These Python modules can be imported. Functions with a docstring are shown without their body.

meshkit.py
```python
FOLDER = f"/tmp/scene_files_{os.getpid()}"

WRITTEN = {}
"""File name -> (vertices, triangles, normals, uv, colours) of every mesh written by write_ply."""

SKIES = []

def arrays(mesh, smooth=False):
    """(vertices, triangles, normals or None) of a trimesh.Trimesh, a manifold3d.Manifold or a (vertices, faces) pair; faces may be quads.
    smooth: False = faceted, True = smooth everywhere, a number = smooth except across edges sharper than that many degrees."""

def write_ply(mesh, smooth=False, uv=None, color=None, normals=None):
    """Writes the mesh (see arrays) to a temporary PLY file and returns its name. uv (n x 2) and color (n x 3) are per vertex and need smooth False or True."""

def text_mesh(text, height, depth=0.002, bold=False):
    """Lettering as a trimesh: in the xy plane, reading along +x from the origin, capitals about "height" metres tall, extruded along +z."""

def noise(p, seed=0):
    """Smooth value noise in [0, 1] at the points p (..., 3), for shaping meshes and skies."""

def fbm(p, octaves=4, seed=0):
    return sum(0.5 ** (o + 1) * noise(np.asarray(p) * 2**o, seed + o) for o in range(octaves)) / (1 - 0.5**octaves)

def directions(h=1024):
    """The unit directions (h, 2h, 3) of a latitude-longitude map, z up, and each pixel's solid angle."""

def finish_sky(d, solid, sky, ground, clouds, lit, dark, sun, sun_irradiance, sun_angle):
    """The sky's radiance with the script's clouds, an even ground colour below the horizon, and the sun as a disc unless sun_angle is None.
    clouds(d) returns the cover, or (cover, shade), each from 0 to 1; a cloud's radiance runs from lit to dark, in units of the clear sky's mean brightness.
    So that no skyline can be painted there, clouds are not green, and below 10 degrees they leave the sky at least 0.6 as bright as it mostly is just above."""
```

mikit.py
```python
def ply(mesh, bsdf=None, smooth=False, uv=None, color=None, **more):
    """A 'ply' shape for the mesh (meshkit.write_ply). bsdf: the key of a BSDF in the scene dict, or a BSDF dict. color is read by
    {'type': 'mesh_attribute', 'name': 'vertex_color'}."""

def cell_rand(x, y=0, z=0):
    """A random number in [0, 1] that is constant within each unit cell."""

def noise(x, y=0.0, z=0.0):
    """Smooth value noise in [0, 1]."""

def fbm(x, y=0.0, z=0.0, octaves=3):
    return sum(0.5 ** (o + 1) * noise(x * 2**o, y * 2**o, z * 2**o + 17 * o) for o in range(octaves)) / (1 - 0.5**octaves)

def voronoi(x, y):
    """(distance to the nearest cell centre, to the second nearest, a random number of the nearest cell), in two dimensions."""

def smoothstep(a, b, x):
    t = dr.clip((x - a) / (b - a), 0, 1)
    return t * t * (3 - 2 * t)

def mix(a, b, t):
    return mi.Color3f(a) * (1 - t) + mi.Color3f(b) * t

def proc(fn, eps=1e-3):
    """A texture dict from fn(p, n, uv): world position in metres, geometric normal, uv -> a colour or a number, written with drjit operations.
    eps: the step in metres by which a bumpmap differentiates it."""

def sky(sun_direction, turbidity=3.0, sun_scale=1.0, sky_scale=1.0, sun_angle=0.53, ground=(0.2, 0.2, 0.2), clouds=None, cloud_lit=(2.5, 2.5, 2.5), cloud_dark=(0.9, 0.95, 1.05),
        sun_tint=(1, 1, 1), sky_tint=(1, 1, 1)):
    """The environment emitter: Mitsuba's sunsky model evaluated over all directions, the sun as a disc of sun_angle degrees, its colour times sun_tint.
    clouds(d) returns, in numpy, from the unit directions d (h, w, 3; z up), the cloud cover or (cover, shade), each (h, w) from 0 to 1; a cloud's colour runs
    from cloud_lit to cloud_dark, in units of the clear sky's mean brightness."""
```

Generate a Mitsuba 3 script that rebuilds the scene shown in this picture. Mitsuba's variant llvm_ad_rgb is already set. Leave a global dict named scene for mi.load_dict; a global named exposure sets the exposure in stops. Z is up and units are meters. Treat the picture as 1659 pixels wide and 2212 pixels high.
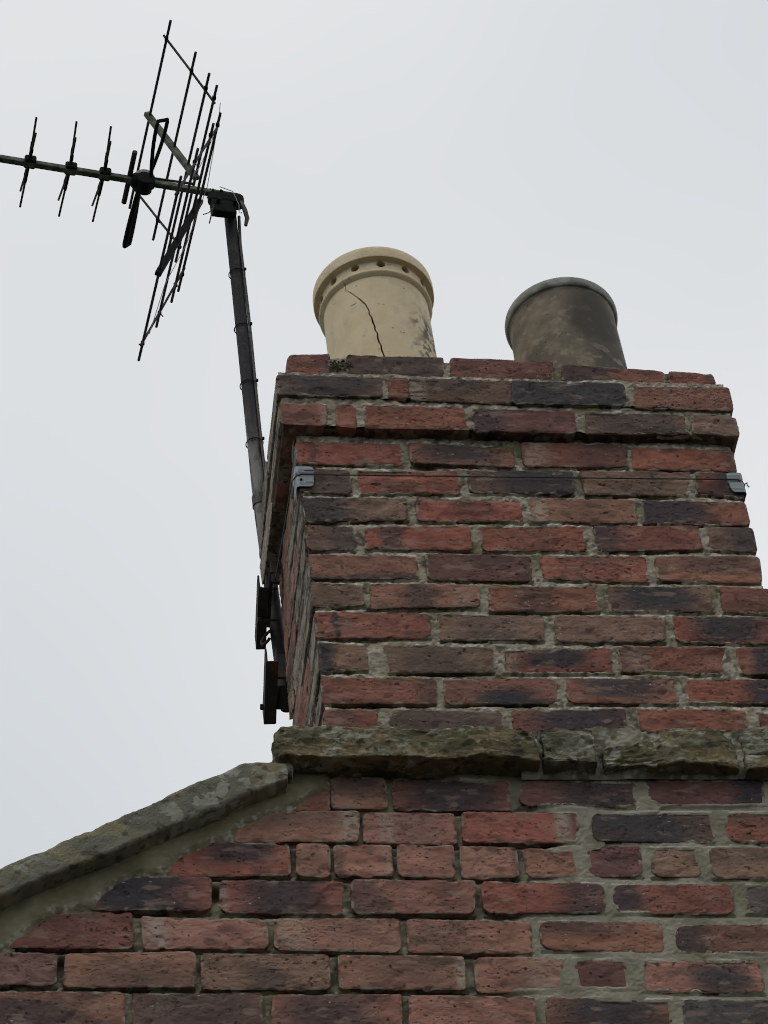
import math, random
import numpy as np
import drjit as dr
import mitsuba as mi
import trimesh, shapely, manifold3d
from shapely.geometry import Polygon, LineString
import mikit, meshkit
from mikit import ply, proc, noise, fbm, smoothstep, mix, cell_rand, voronoi
T = mi.ScalarTransform4f
scene, labels = {}, {}

# ------------------------------------------------------------------ camera, sky, exposure
# z = 0 is the underside of the chimney's corbelling, the gable wall's face is the plane y = 0
CAM = np.array([-0.703, -4.064, -4.5959])
FWD = np.array([0.14468, 0.67567, 0.72286])
UP = np.array([-0.0091, -0.7296, 0.6838])
GROUND_Z = -6.2
scene['camera'] = {'type': 'perspective', 'fov': 14.0365, 'fov_axis': 'x', 'near_clip': 0.05, 'far_clip': 2000.0,
                   'to_world': T().look_at(origin=CAM.tolist(), target=(CAM + FWD).tolist(), up=UP.tolist())}

def sstep(a, b, x):
    t = np.clip((x - a) / (b - a), 0, 1); return t * t * (3 - 2 * t)

def overcast(d):
    n = meshkit.fbm(d * 5.0 + 5.0, 4, 3); x, z = d[..., 0], d[..., 2]        # broad soft cloud: greyer low in the west, bluer high in the east
    grey = sstep(0.86, 0.60, z) * sstep(0.26, 0.0, x); blue = sstep(0.08, 0.36, x) * sstep(0.68, 0.84, z)
    return 1.0 + 0 * n, np.clip(0.10 + 0.85 * grey + 0.75 * blue + 0.55 * (n - 0.5), 0, 1)

scene['sky'] = mikit.sky((-0.40, -0.42, 0.80), turbidity=4, sun_scale=0.16, sun_angle=30, ground=(0.10, 0.10, 0.09),
                         clouds=overcast, cloud_lit=(3.30, 3.32, 3.36), cloud_dark=(2.40, 2.57, 2.72))
exposure = 1.3

# ------------------------------------------------------------------ helpers
def rng(seed): return np.random.default_rng(seed)

def key_for(name, parent=None):
    base = (parent + '__' if parent else '') + name
    k, i = base, 0
    while k in scene or k in labels:
        i += 1; k = '%s_%03d' % (base, i)
    return k

def thing(name, label, cat, group=None):
    k = key_for(name)
    labels[k] = {'label': label, 'category': cat}
    if group: labels[k]['group'] = group
    return k

def obj(name, mesh, mat, parent=None, smooth=False, uv=None, color=None, label=None, **extra):
    k = key_for(name, parent)
    scene[k] = ply(mesh, mat, smooth=smooth, uv=uv, color=color)
    if label: extra['label'] = label
    if extra: labels[k] = extra
    return k

def cat(ms): return trimesh.util.concatenate(ms)

def box(x0, x1, y0, y1, z0, z1):
    m = trimesh.creation.box((x1 - x0, y1 - y0, z1 - z0)); m.apply_translation(((x0 + x1) / 2, (y0 + y1) / 2, (z0 + z1) / 2)); return m

def rbox(x0, x1, y0, y1, z0, z1, r=0.002):
    pts = [manifold3d.Manifold.sphere(r, 8).translate((x, y, z)) for x in (x0 + r, x1 - r) for y in (y0 + r, y1 - r) for z in (z0 + r, z1 - r)]
    m = manifold3d.Manifold.batch_hull(pts).to_mesh()
    return trimesh.Trimesh(m.vert_properties[:, :3], m.tri_verts, process=False)

def tube(points, r, sides=8, caps=True):
    p = np.asarray(points, float); n = len(p); r = np.broadcast_to(np.asarray(r, float), (n,))
    t = np.gradient(p, axis=0); t /= np.linalg.norm(t, axis=1, keepdims=True) + 1e-12
    ref = np.array([0, 0, 1.0]) if abs(t[0, 2]) < 0.9 else np.array([0, 1.0, 0])
    a = np.cross(t, ref); a /= np.linalg.norm(a, axis=1, keepdims=True) + 1e-12
    b = np.cross(t, a); th = np.arange(sides) * 2 * np.pi / sides
    v = (p[:, None] + r[:, None, None] * (np.cos(th)[None, :, None] * a[:, None] + np.sin(th)[None, :, None] * b[:, None])).reshape(-1, 3)
    f = []
    for i in range(n - 1):
        for j in range(sides):
            k = (j + 1) % sides
            f += [[i * sides + j, (i + 1) * sides + j, (i + 1) * sides + k], [i * sides + j, (i + 1) * sides + k, i * sides + k]]
    if caps:
        v = np.vstack([v, p[:1], p[-1:]]); c0, c1 = n * sides, n * sides + 1
        for j in range(sides):
            k = (j + 1) % sides
            f += [[c0, j, k], [c1, (n - 1) * sides + k, (n - 1) * sides + j]]
    m = trimesh.Trimesh(v, f, process=False); m.fix_normals(); return m

def lathe(profile, cx, cy, seg=96, closed=True):
    pr = np.asarray(profile, float); n = len(pr); th = np.arange(seg) * 2 * np.pi / seg
    v = np.stack([cx + pr[:, None, 0] * np.cos(th), cy + pr[:, None, 0] * np.sin(th), pr[:, None, 1] + 0 * th], -1).reshape(-1, 3)
    f = []
    for i in range(n if closed else n - 1):
        i2 = (i + 1) % n
        for j in range(seg):
            k = (j + 1) % seg
            f += [[i * seg + j, i2 * seg + k, i2 * seg + j], [i * seg + j, i * seg + k, i2 * seg + k]]
    m = trimesh.Trimesh(v, f, process=False); m.fix_normals(); return m

def to_man(m): return manifold3d.Manifold(manifold3d.Mesh(np.asarray(m.vertices, np.float32), np.asarray(m.faces, np.uint32)))
def from_man(m):
    g = m.to_mesh(); return trimesh.Trimesh(g.vert_properties[:, :3], g.tri_verts, process=False)

def nz(p, s, seed=0, oct=3): return meshkit.fbm(np.asarray(p, float) * s, oct, seed) - 0.5

# ------------------------------------------------------------------ brick table
# wall, corner positions in mm (x, z: top left, top right, bottom right, bottom left), clay, burnt patch (u, half width, v, half height, strength), limewash (u, half width, strength)
BRICKS = [
('T1',(15,209,101,213,97,148,8,150),'r',(0.95,0.12,0.5,1,0.6),None),
('T1',(137,213,335,209,329,145,129,146),'b',(0.45,0.6,0.5,1,0.5),None),
('T1',(349,208,560,197,553,142,343,144),'m',None,None),
('T1',(579,191,792,179,785,136,572,141),'r',(0.2,0.3,0.5,1,0.8),None),
('T1',(800,177,892,171,893,132,796,135),'r',(1.0,0.25,0.5,1,0.5),None),
('T2',(-17,119,197,116,191,58,-17,60),'b',(0.5,0.5,0.55,0.8,0.75),None),
('T2',(207,116,250,115,244,52,202,55),'r',None,None),
('T2',(253,114,465,112,457,45,247,52),'b',(0.4,0.35,0.8,0.4,0.4),(0.07,0.12,0.7)),
('T2',(460,111,692,107,683,41,452,42),'D',(0.5,0.6,0.5,1,0.6),None),
('T2',(709,99,909,101,907,31,701,38),'o',None,None),
('T3',(-17,35,77,35,73,-24,-19,-25),'o',None,(0.95,0.15,0.5)),
('T3',(96,36,135,35,132,-30,93,-25),'r',None,None),
('T3',(156,35,354,33,357,-32,149,-30),'r',None,None),
('T3',(371,31,582,29,575,-37,367,-34),'m',(0.1,0.2,0.5,1,0.7),None),
('T3',(597,26,802,20,801,-35,589,-36),'b',(0.45,0.5,0.5,1,0.5),None),
('T3',(819,24,909,20,906,-42,811,-34),'p',None,None),
('M',(11,-47,221,-51,219,-112,9,-109),'R',(0.17,0.05,0.5,1,0.5),None),
('M',(236,-50,445,-55,444,-112,236,-109),'O',(0.48,0.38,0.6,0.5,0.9),None),
('M',(464,-46,677,-48,670,-109,459,-113),'r',(0.8,0.3,0.5,1,0.4),(0.12,0.18,0.5)),
('M',(687,-50,893,-58,890,-120,680,-114),'R',(0.95,0.1,0.5,1,0.5),None),
('M',(9,-122,110,-129,110,-194,10,-192),'b',(0.5,0.6,0.3,0.7,0.4),None),
('M',(121,-129,324,-125,325,-190,127,-194),'R',(0.3,0.1,0.5,1,0.3),None),
('M',(344,-125,556,-126,549,-191,343,-189),'b',(0.7,0.45,0.5,1,0.85),None),
('M',(570,-126,798,-122,777,-189,573,-193),'B',None,None),
('M',(807,-125,893,-126,893,-198,798,-185),'r',(0.8,0.45,0.5,1,0.8),None),
('M',(9,-208,214,-208,211,-269,11,-276),'B',(0.1,0.35,0.6,0.9,0.85),None),
('M',(234,-207,437,-215,438,-268,231,-271),'R',(0.55,0.2,0.7,0.5,0.4),None),
('M',(457,-203,667,-207,663,-269,453,-268),'o',(0.6,0.2,0.5,0.6,0.2),(0.1,0.1,0.8)),
('M',(683,-205,890,-211,889,-276,676,-269),'r',(0.2,0.45,0.6,0.9,0.9),None),
('M',(9,-289,103,-292,102,-351,11,-354),'b',(0.8,0.3,0.5,1,0.5),None),
('M',(127,-292,330,-288,326,-350,122,-349),'R',(0.25,0.11,0.5,0.7,0.75),None),
('M',(348,-289,556,-283,550,-351,349,-352),'R',None,None),
('M',(575,-281,783,-281,780,-343,571,-352),'r',(0.08,0.2,0.5,1,0.7),None),
('M',(805,-283,892,-282,888,-351,796,-343),'b',(0.8,0.4,0.5,1,0.7),None),
('M',(11,-367,218,-371,215,-429,11,-431),'o',(0.4,0.7,0.05,0.2,0.6),None),
('M',(236,-365,438,-369,433,-434,233,-433),'m',(0.5,0.2,0.8,0.4,0.3),None),
('M',(457,-368,664,-364,658,-433,454,-429),'R',None,None),
('M',(682,-366,889,-364,882,-435,678,-431),'O',(0.6,0.45,0.72,0.4,0.6),None),
('M',(9,-444,103,-450,103,-504,6,-509),'B',(0.5,0.5,0.5,0.7,0.3),None),
('M',(122,-443,326,-450,322,-507,111,-509),'o',(0.45,0.14,0.45,0.5,0.7),(0.85,0.12,0.3)),
('M',(346,-451,555,-450,551,-515,341,-515),'r',(0.38,0.2,0.55,0.8,0.5),None),
('M',(573,-450,774,-447,773,-513,573,-514),'B',(0.48,0.4,0.58,0.6,0.95),None),
('M',(795,-449,901,-457,893,-520,790,-513),'r',None,None),
('M',(8,-520,224,-524,221,-586,9,-587),'r',(0.2,0.04,0.5,1,0.85),None),
('M',(239,-525,441,-530,433,-592,238,-590),'B',(0.5,0.35,0.5,0.7,0.45),None),
('M',(463,-529,672,-533,664,-596,457,-595),'B',None,None),
('M',(686,-529,884,-528,874,-599,688,-595),'R',(0.55,0.38,0.65,0.7,0.95),None),
('M',(9,-603,99,-607,96,-669,6,-673),'B',(0.15,0.2,0.5,1,0.9),None),
('M',(130,-607,334,-613,328,-674,133,-675),'B',(0.5,0.4,0.5,0.9,0.5),None),
('M',(352,-618,557,-612,553,-676,347,-676),'r',(0.5,0.33,0.6,0.35,0.9),(0.08,0.1,0.4)),
('M',(569,-608,783,-609,757,-676,569,-671),'r',(0.1,0.12,0.5,1,0.4),(0.2,0.18,0.35)),
('M',(798,-609,877,-610,868,-678,793,-676),'r',(0.75,0.4,0.4,1,0.9),None),
('M',(7,-689,219,-691,213,-752,5,-753),'r',(0.95,0.12,0.5,1,0.5),None),
('M',(233,-693,442,-693,435,-753,230,-752),'o',(0.55,0.28,0.15,0.4,0.95),None),
('M',(462,-691,664,-693,663,-754,456,-751),'O',(0.5,0.38,0.68,0.55,0.9),None),
('M',(688,-691,864,-694,857,-753,680,-750),'R',(0.85,0.22,0.5,1,0.9),None),
('M',(4,-771,102,-771,99,-831,0,-831),'r',(0.35,0.3,0.7,0.6,0.4),None),
('M',(127,-772,331,-776,327,-833,124,-833),'b',(0.4,0.5,0.5,0.8,0.5),None),
('M',(349,-773,559,-770,553,-823,346,-833),'r',(0.62,0.45,0.5,1,0.9),None),
('M',(583,-769,785,-770,779,-823,582,-823),'R',None,None),
('M',(806,-780,864,-780,858,-828,800,-828),'r',None,None),
('G',(-150,-936,2,-934,-5,-1012,-155,-1009),'r',None,None),
('G',(4,-936,100,-938,97,-1006,-1,-1006),'P',(0.45,0.5,0.9,0.5,0.7),None),
('G',(114,-937,319,-944,314,-1014,109,-1009),'r',(0.5,0.42,0.55,0.8,0.85),None),
('G',(344,-944,551,-945,543,-1005,333,-1000),'m',(0.7,0.35,0.5,1,0.75),None),
('G',(572,-939,787,-945,778,-1005,564,-1003),'m',(0.88,0.14,0.5,1,0.95),None),
('G',(803,-946,992,-948,984,-1008,794,-1005),'r',None,None),
('G',(-172,-1015,48,-1015,38,-1082,-176,-1081),'P',(0.5,0.5,0.9,0.4,0.4),(0.92,0.13,0.7)),
('G',(53,-1018,213,-1018,213,-1088,49,-1085),'P',None,(0.25,0.12,0.6)),
('G',(227,-1017,432,-1020,430,-1087,223,-1085),'R',(0.93,0.1,0.7,0.8,0.5),(0.86,0.1,0.85)),
('G',(459,-1023,679,-1019,674,-1090,454,-1086),'b',(0.35,0.5,0.5,1,0.9),None),
('G',(700,-1019,893,-1021,883,-1094,693,-1088),'r',(0.3,0.25,0.9,0.4,0.4),None),
('G',(-298,-1081,-83,-1088,-85,-1155,-300,-1155),'R',(0.6,0.3,0.75,0.4,0.85),None),
('G',(-70,-1088,-12,-1088,-17,-1158,-74,-1157),'P',None,None),
('G',(-5,-1093,95,-1093,91,-1160,-8,-1160),'Q',(0.08,0.12,0.3,0.7,0.5),(0.9,0.12,0.4)),
('G',(105,-1093,204,-1093,198,-1163,100,-1162),'Q',None,None),
('G',(216,-1094,314,-1100,310,-1164,211,-1164),'Q',(1.0,0.12,0.4,1,0.5),None),
('G',(326,-1100,420,-1106,417,-1163,324,-1165),'P',None,None),
('G',(440,-1096,533,-1097,530,-1165,433,-1163),'m',None,None),
('G',(554,-1101,636,-1102,633,-1168,545,-1167),'B',None,None),
('G',(657,-1102,830,-1106,822,-1174,652,-1169),'B',(0.3,0.4,0.8,0.3,0.3),None),
('G',(-432,-1156,-221,-1162,-226,-1232,-432,-1229),'r',(0.4,0.42,0.6,1,0.95),None),
('G',(-207,-1165,5,-1174,-3,-1240,-209,-1234),'r',(0.5,0.3,0.55,0.7,0.85),(0.03,0.06,0.5)),
('G',(18,-1170,232,-1174,222,-1245,14,-1243),'o',(0.1,0.15,0.6,0.9,0.5),None),
('G',(243,-1176,456,-1183,450,-1246,240,-1243),'R',(0.86,0.25,0.5,1,0.75),None),
('G',(472,-1185,681,-1187,677,-1252,467,-1246),'r',(0.1,0.16,0.4,1,0.8),None),
('G',(704,-1187,916,-1191,906,-1260,698,-1250),'D',None,None),
('G',(-588,-1230,-359,-1233,-360,-1310,-586,-1306),'r',(0.5,0.5,0.6,0.6,0.3),None),
('G',(-344,-1244,-134,-1262,-134,-1314,-341,-1311),'Q',(0.12,0.05,0.5,0.8,0.2),(0.12,0.14,0.75)),
('G',(-119,-1251,93,-1255,87,-1326,-124,-1316),'P',(0.55,0.3,0.8,0.5,0.2),(0.12,0.2,0.4)),
('G',(104,-1255,317,-1266,310,-1331,100,-1326),'Q',(0.3,0.25,0.55,0.5,0.5),None),
('G',(330,-1267,546,-1268,538,-1332,328,-1324),'O',(0.3,0.4,0.85,0.4,0.6),None),
('G',(566,-1277,774,-1277,763,-1342,562,-1333),'m',(0.08,0.15,0.6,0.8,0.7),None),
('G',(-692,-1310,-486,-1321,-489,-1386,-692,-1380),'v',None,None),
('G',(-471,-1321,-257,-1322,-262,-1395,-477,-1389),'P',(0.6,0.45,0.25,0.5,0.5),None),
('G',(-247,-1324,-34,-1331,-39,-1402,-250,-1398),'B',(0.5,0.15,0.2,0.5,0.5),None),
('G',(-18,-1332,193,-1340,187,-1408,-22,-1402),'P',(0.6,0.35,0.6,0.5,0.4),(0.97,0.07,0.8)),
('G',(211,-1340,361,-1345,355,-1411,206,-1411),'P',None,(0.75,0.25,0.35)),
('G',(378,-1344,470,-1349,468,-1411,377,-1408),'m',None,None),
('G',(493,-1350,700,-1354,697,-1423,488,-1415),'P',(0.65,0.25,0.45,0.5,0.9),None),
('G',(726,-1355,942,-1360,926,-1429,718,-1422),'r',None,None),
('G',(-610,-1398,-379,-1404,-381,-1483,-610,-1474),'o',(0.35,0.4,0.35,0.5,0.7),None),
('G',(-364,-1403,-153,-1410,-157,-1485,-366,-1481),'b',(0.5,0.4,0.6,0.7,0.4),None),
('G',(-136,-1410,78,-1416,73,-1491,-141,-1487),'o',(0.45,0.35,0.5,0.6,0.75),None),
('G',(92,-1418,301,-1425,294,-1497,85,-1493),'P',None,None),
('G',(320,-1426,534,-1435,526,-1506,313,-1499),'O',(0.5,0.42,0.5,0.8,0.9),None),
('G',(552,-1436,779,-1440,769,-1510,544,-1506),'D',None,None),
]
CLAY = {'R': (0.292, 0.116, 0.088), 'r': (0.24, 0.106, 0.083), 'm': (0.17, 0.089, 0.078), 'B': (0.23, 0.148, 0.112), 'b': (0.168, 0.112, 0.09), 'D': (0.096, 0.086, 0.085), 'P': (0.322, 0.172, 0.132), 'Q': (0.35, 0.184, 0.142), 'O': (0.3, 0.15, 0.104), 'o': (0.25, 0.132, 0.1), 'p': (0.262, 0.182, 0.14), 'v': (0.235, 0.138, 0.12), 'g': (0.27, 0.24, 0.202)}  # g: lichen-grey flank, with the brighter left sky painted into its tone
ROWS = []                         # 16 numbers per brick, read by the brick material
def brick_id(clay, patch, white, L, H, seed):
    g = rng(seed); c = np.array(CLAY[clay]) * g.uniform(.9, 1.1) * np.array([1, g.uniform(.95, 1.05), g.uniform(.95, 1.05)])
    p = patch or (.5, .3, .5, .5, g.choice([0, 0, .25])); w = white or (.5, .1, 0)
    ROWS.append([*c, *p, *w, L, H, g.uniform(0, 50), 0, 0]); return len(ROWS) - 1

def brick_mesh(q, depth, seed, bid, to_world, left_detail=False, right_detail=False, rough=1.0, bl_cut=0.0, crn=0.0):
    """A worn brick: q = 4 corners (a, h) of its face in metres, to_world(a, h, inward) -> xyz."""
    q = np.asarray(q, float); TL, TR, BR, BL = q; g = rng(seed)
    L = np.linalg.norm(TR - TL); H = np.linalg.norm(TL - BL)
    def ticks(len_, step):
        e = np.array([0, .0012, .003, .006]); n = max(3, int((len_ - .012) / step))
        return np.concatenate([e, np.linspace(.006, len_ - .006, n + 1)[1:-1], len_ - e[::-1]]) / len_
    us, vs = ticks(L, .0055), ticks(H, .0055); nu, nv = len(us), len(vs)
    U, V = np.meshgrid(us, vs, indexing='xy')
    def ragged(t, k):             # how far an edge has worn inwards, metres
        s = t[:, None] * [[k, 0, 0]] + [[seed * 3.7, seed * .9, k]]
        return rough * (.0002 + .0034 * np.clip(meshkit.fbm(s * 14, 3, seed % 91) - .46, 0, 1) + .0050 * np.clip(meshkit.noise(s * 33 + 9, 5) - .72, 0, 1) * 2)
    bot, top = ragged(us, L), ragged(us, L + 3) * .8
    lef, rig = ragged(vs, H), ragged(vs, H + 3)
    cr = g.uniform(.002, .008, 4) * rough; cr = cr + g.uniform(0, 1, 4) * crn
    def corner(d, r): return r * (1 - np.sqrt(np.clip(1 - np.clip(1 - d / max(r, 1e-6), 0, 1) ** 2, 0, 1)))
    uu, vv = us * L, vs * H
    top = top + corner(uu, cr[0]) + corner(L - uu, cr[1]); bot = bot + corner(uu, cr[3]) + corner(L - uu, cr[2])
    lef = lef + corner(H - vv, cr[0]) * .7 + corner(vv, cr[3]); rig = rig + corner(H - vv, cr[1]) * .7 + corner(vv, cr[2]) * .7
    V2 = (bot[None] + V * (H - bot - top)[None]) / H
    U2 = (lef[:, None] + U * (L - lef - rig)[:, None]) / L
    P = (BL * ((1 - U2) * (1 - V2))[..., None] + BR * (U2 * (1 - V2))[..., None] + TL * ((1 - U2) * V2)[..., None] + TR * (U2 * V2)[..., None])
    edge = np.minimum(np.minimum(U2 * L - lef[:, None], L - rig[:, None] - U2 * L), np.minimum(V2 * H - bot[None], H - top[None] - V2 * H))
    pp = np.concatenate([P, np.full(P.shape[:2] + (1,), seed * .31)], -1)
    w = g.normal(0, .0010) + (U - .5) * g.normal(0, .0022) + (V - .5) * g.normal(0, .0012)
    w = w + .0024 * nz(pp, 28, 1, 3) + .0020 * nz(pp, 130, 2, 2)
    w = w + .0011 * (1 - sstep(0, .0030, edge)) ** 2 + .0003 * (1 - sstep(0, .010, edge))
    if rough > .5 and g.random() < .45:                          # a face that has partly spalled away
        th = g.uniform(.50, .62); w = w + g.uniform(.0012, .0032) * sstep(th, th + .035, meshkit.fbm(pp * [16, 30, 1], 3, 17))
    for _ in range(g.integers(1, 5) if rough > .5 else 1):       # chips
        cu = g.uniform(0, 1); cv = g.choice([0.0, 0.0, 1.0, g.uniform(0, 1)]); r = g.uniform(.004, .013)
        d = np.hypot((U2 - cu) * L, (V2 - cv) * H * 1.3); w = w + g.uniform(.0015, .0055) * sstep(r, r * .45, d + .004 * nz(pp, 160, 7, 2))
    pits = meshkit.noise(pp * [260, 260, 1], 4); w = w + .0016 * sstep(.82, .95, pits)
    verts = to_world(P[..., 0].ravel(), P[..., 1].ravel(), w.ravel())
    idx = np.arange(nu * nv).reshape(nv, nu)
    f = np.concatenate([np.stack([idx[:-1, :-1], idx[:-1, 1:], idx[1:, 1:]], -1).reshape(-1, 3), np.stack([idx[:-1, :-1], idx[1:, 1:], idx[1:, :-1]], -1).reshape(-1, 3)])
    uv = np.stack([bid + .1 + .8 * np.clip(U2, 0, 1), np.clip(V2, 0, 1)], -1).reshape(-1, 2)
    Vs, Fs, UVs, n = [verts], [f], [uv], len(verts)
    for side, loop in (('b', idx[0, :]), ('r', idx[:, -1]), ('t', idx[-1, ::-1]), ('l', idx[::-1, 0])):
        detail = (side == 'l' and left_detail) or (side == 'r' and right_detail)
        ds = np.linspace(0, depth, 14)[1:] if detail else np.array([.010, depth])
        a, h, w0 = P[..., 0].ravel()[loop], P[..., 1].ravel()[loop], w.ravel()[loop]
        layers = [np.stack([a, h, w0], -1)]
        for dd in ds:
            A, Hh = a.copy(), h.copy()
            if detail:
                k = np.stack([h * 60, np.full_like(h, dd * 18), np.full_like(h, seed)], -1); A += (1 if side == 'l' else -1) * (.0022 * (meshkit.fbm(k, 2, 6)) - .0014)
            layers.append(np.stack([A, Hh, w0 * 0 + dd], -1))
        m = len(loop); lay = np.concatenate(layers)
        Vs.append(to_world(lay[:, 0], lay[:, 1], lay[:, 2]))
        base = uv[loop] + ([1, 0] if detail and side == 'l' else [0, 0]); UVs.append(np.concatenate([base] * len(layers)))
        for k in range(len(layers) - 1):
            i = n + k * m + np.arange(m - 1)
            Fs.append(np.stack([i, i + m, i + m + 1], -1)); Fs.append(np.stack([i, i + m + 1, i + 1], -1))
        n += len(lay)
    return trimesh.Trimesh(np.concatenate(Vs), np.concatenate(Fs), process=False), np.concatenate(UVs)

def add_brick(parent, q, depth, seed, clay, patch, white, to_world, name='brick', **kw):
    q = np.asarray(q, float); L = np.linalg.norm(q[1] - q[0]); H = np.linalg.norm(q[0] - q[3])
    bid = brick_id(clay, patch, white, L, H, seed)
    if kw.get('left_detail'): brick_id('g', None, (.5, .6, .3), L, H, seed + 1)  # left skirt: lichen grey, side light put into the colour as well
    m, uv = brick_mesh(q, depth, seed, bid, to_world, **kw)
    return obj(name, m, 'brick_clay', parent, smooth=True, uv=uv)

def front(y0): return lambda a, h, w: np.stack([a, y0 + w, h], -1)
def leftward(xf): return lambda a, h, w: np.stack([xf + w, -a, h], -1)
def rightward(xf): return lambda a, h, w: np.stack([xf - w, a, h], -1)

# ------------------------------------------------------------------ mortar: a rough sheet behind the brick faces
def quad_sd(q, X, Z):
    """signed distance to a convex quad (positive outside), and to its 4 edges: top, right, bottom, left"""
    es = []
    for i in range(4):
        a, b = q[i], q[(i + 1) % 4]; t = (b - a) / np.linalg.norm(b - a); n = np.array([-t[1], t[0]])   # clockwise: outward is left of travel
        es.append((X - a[0]) * n[0] + (Z - a[1]) * n[1])
    return np.max(es, 0), es

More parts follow.
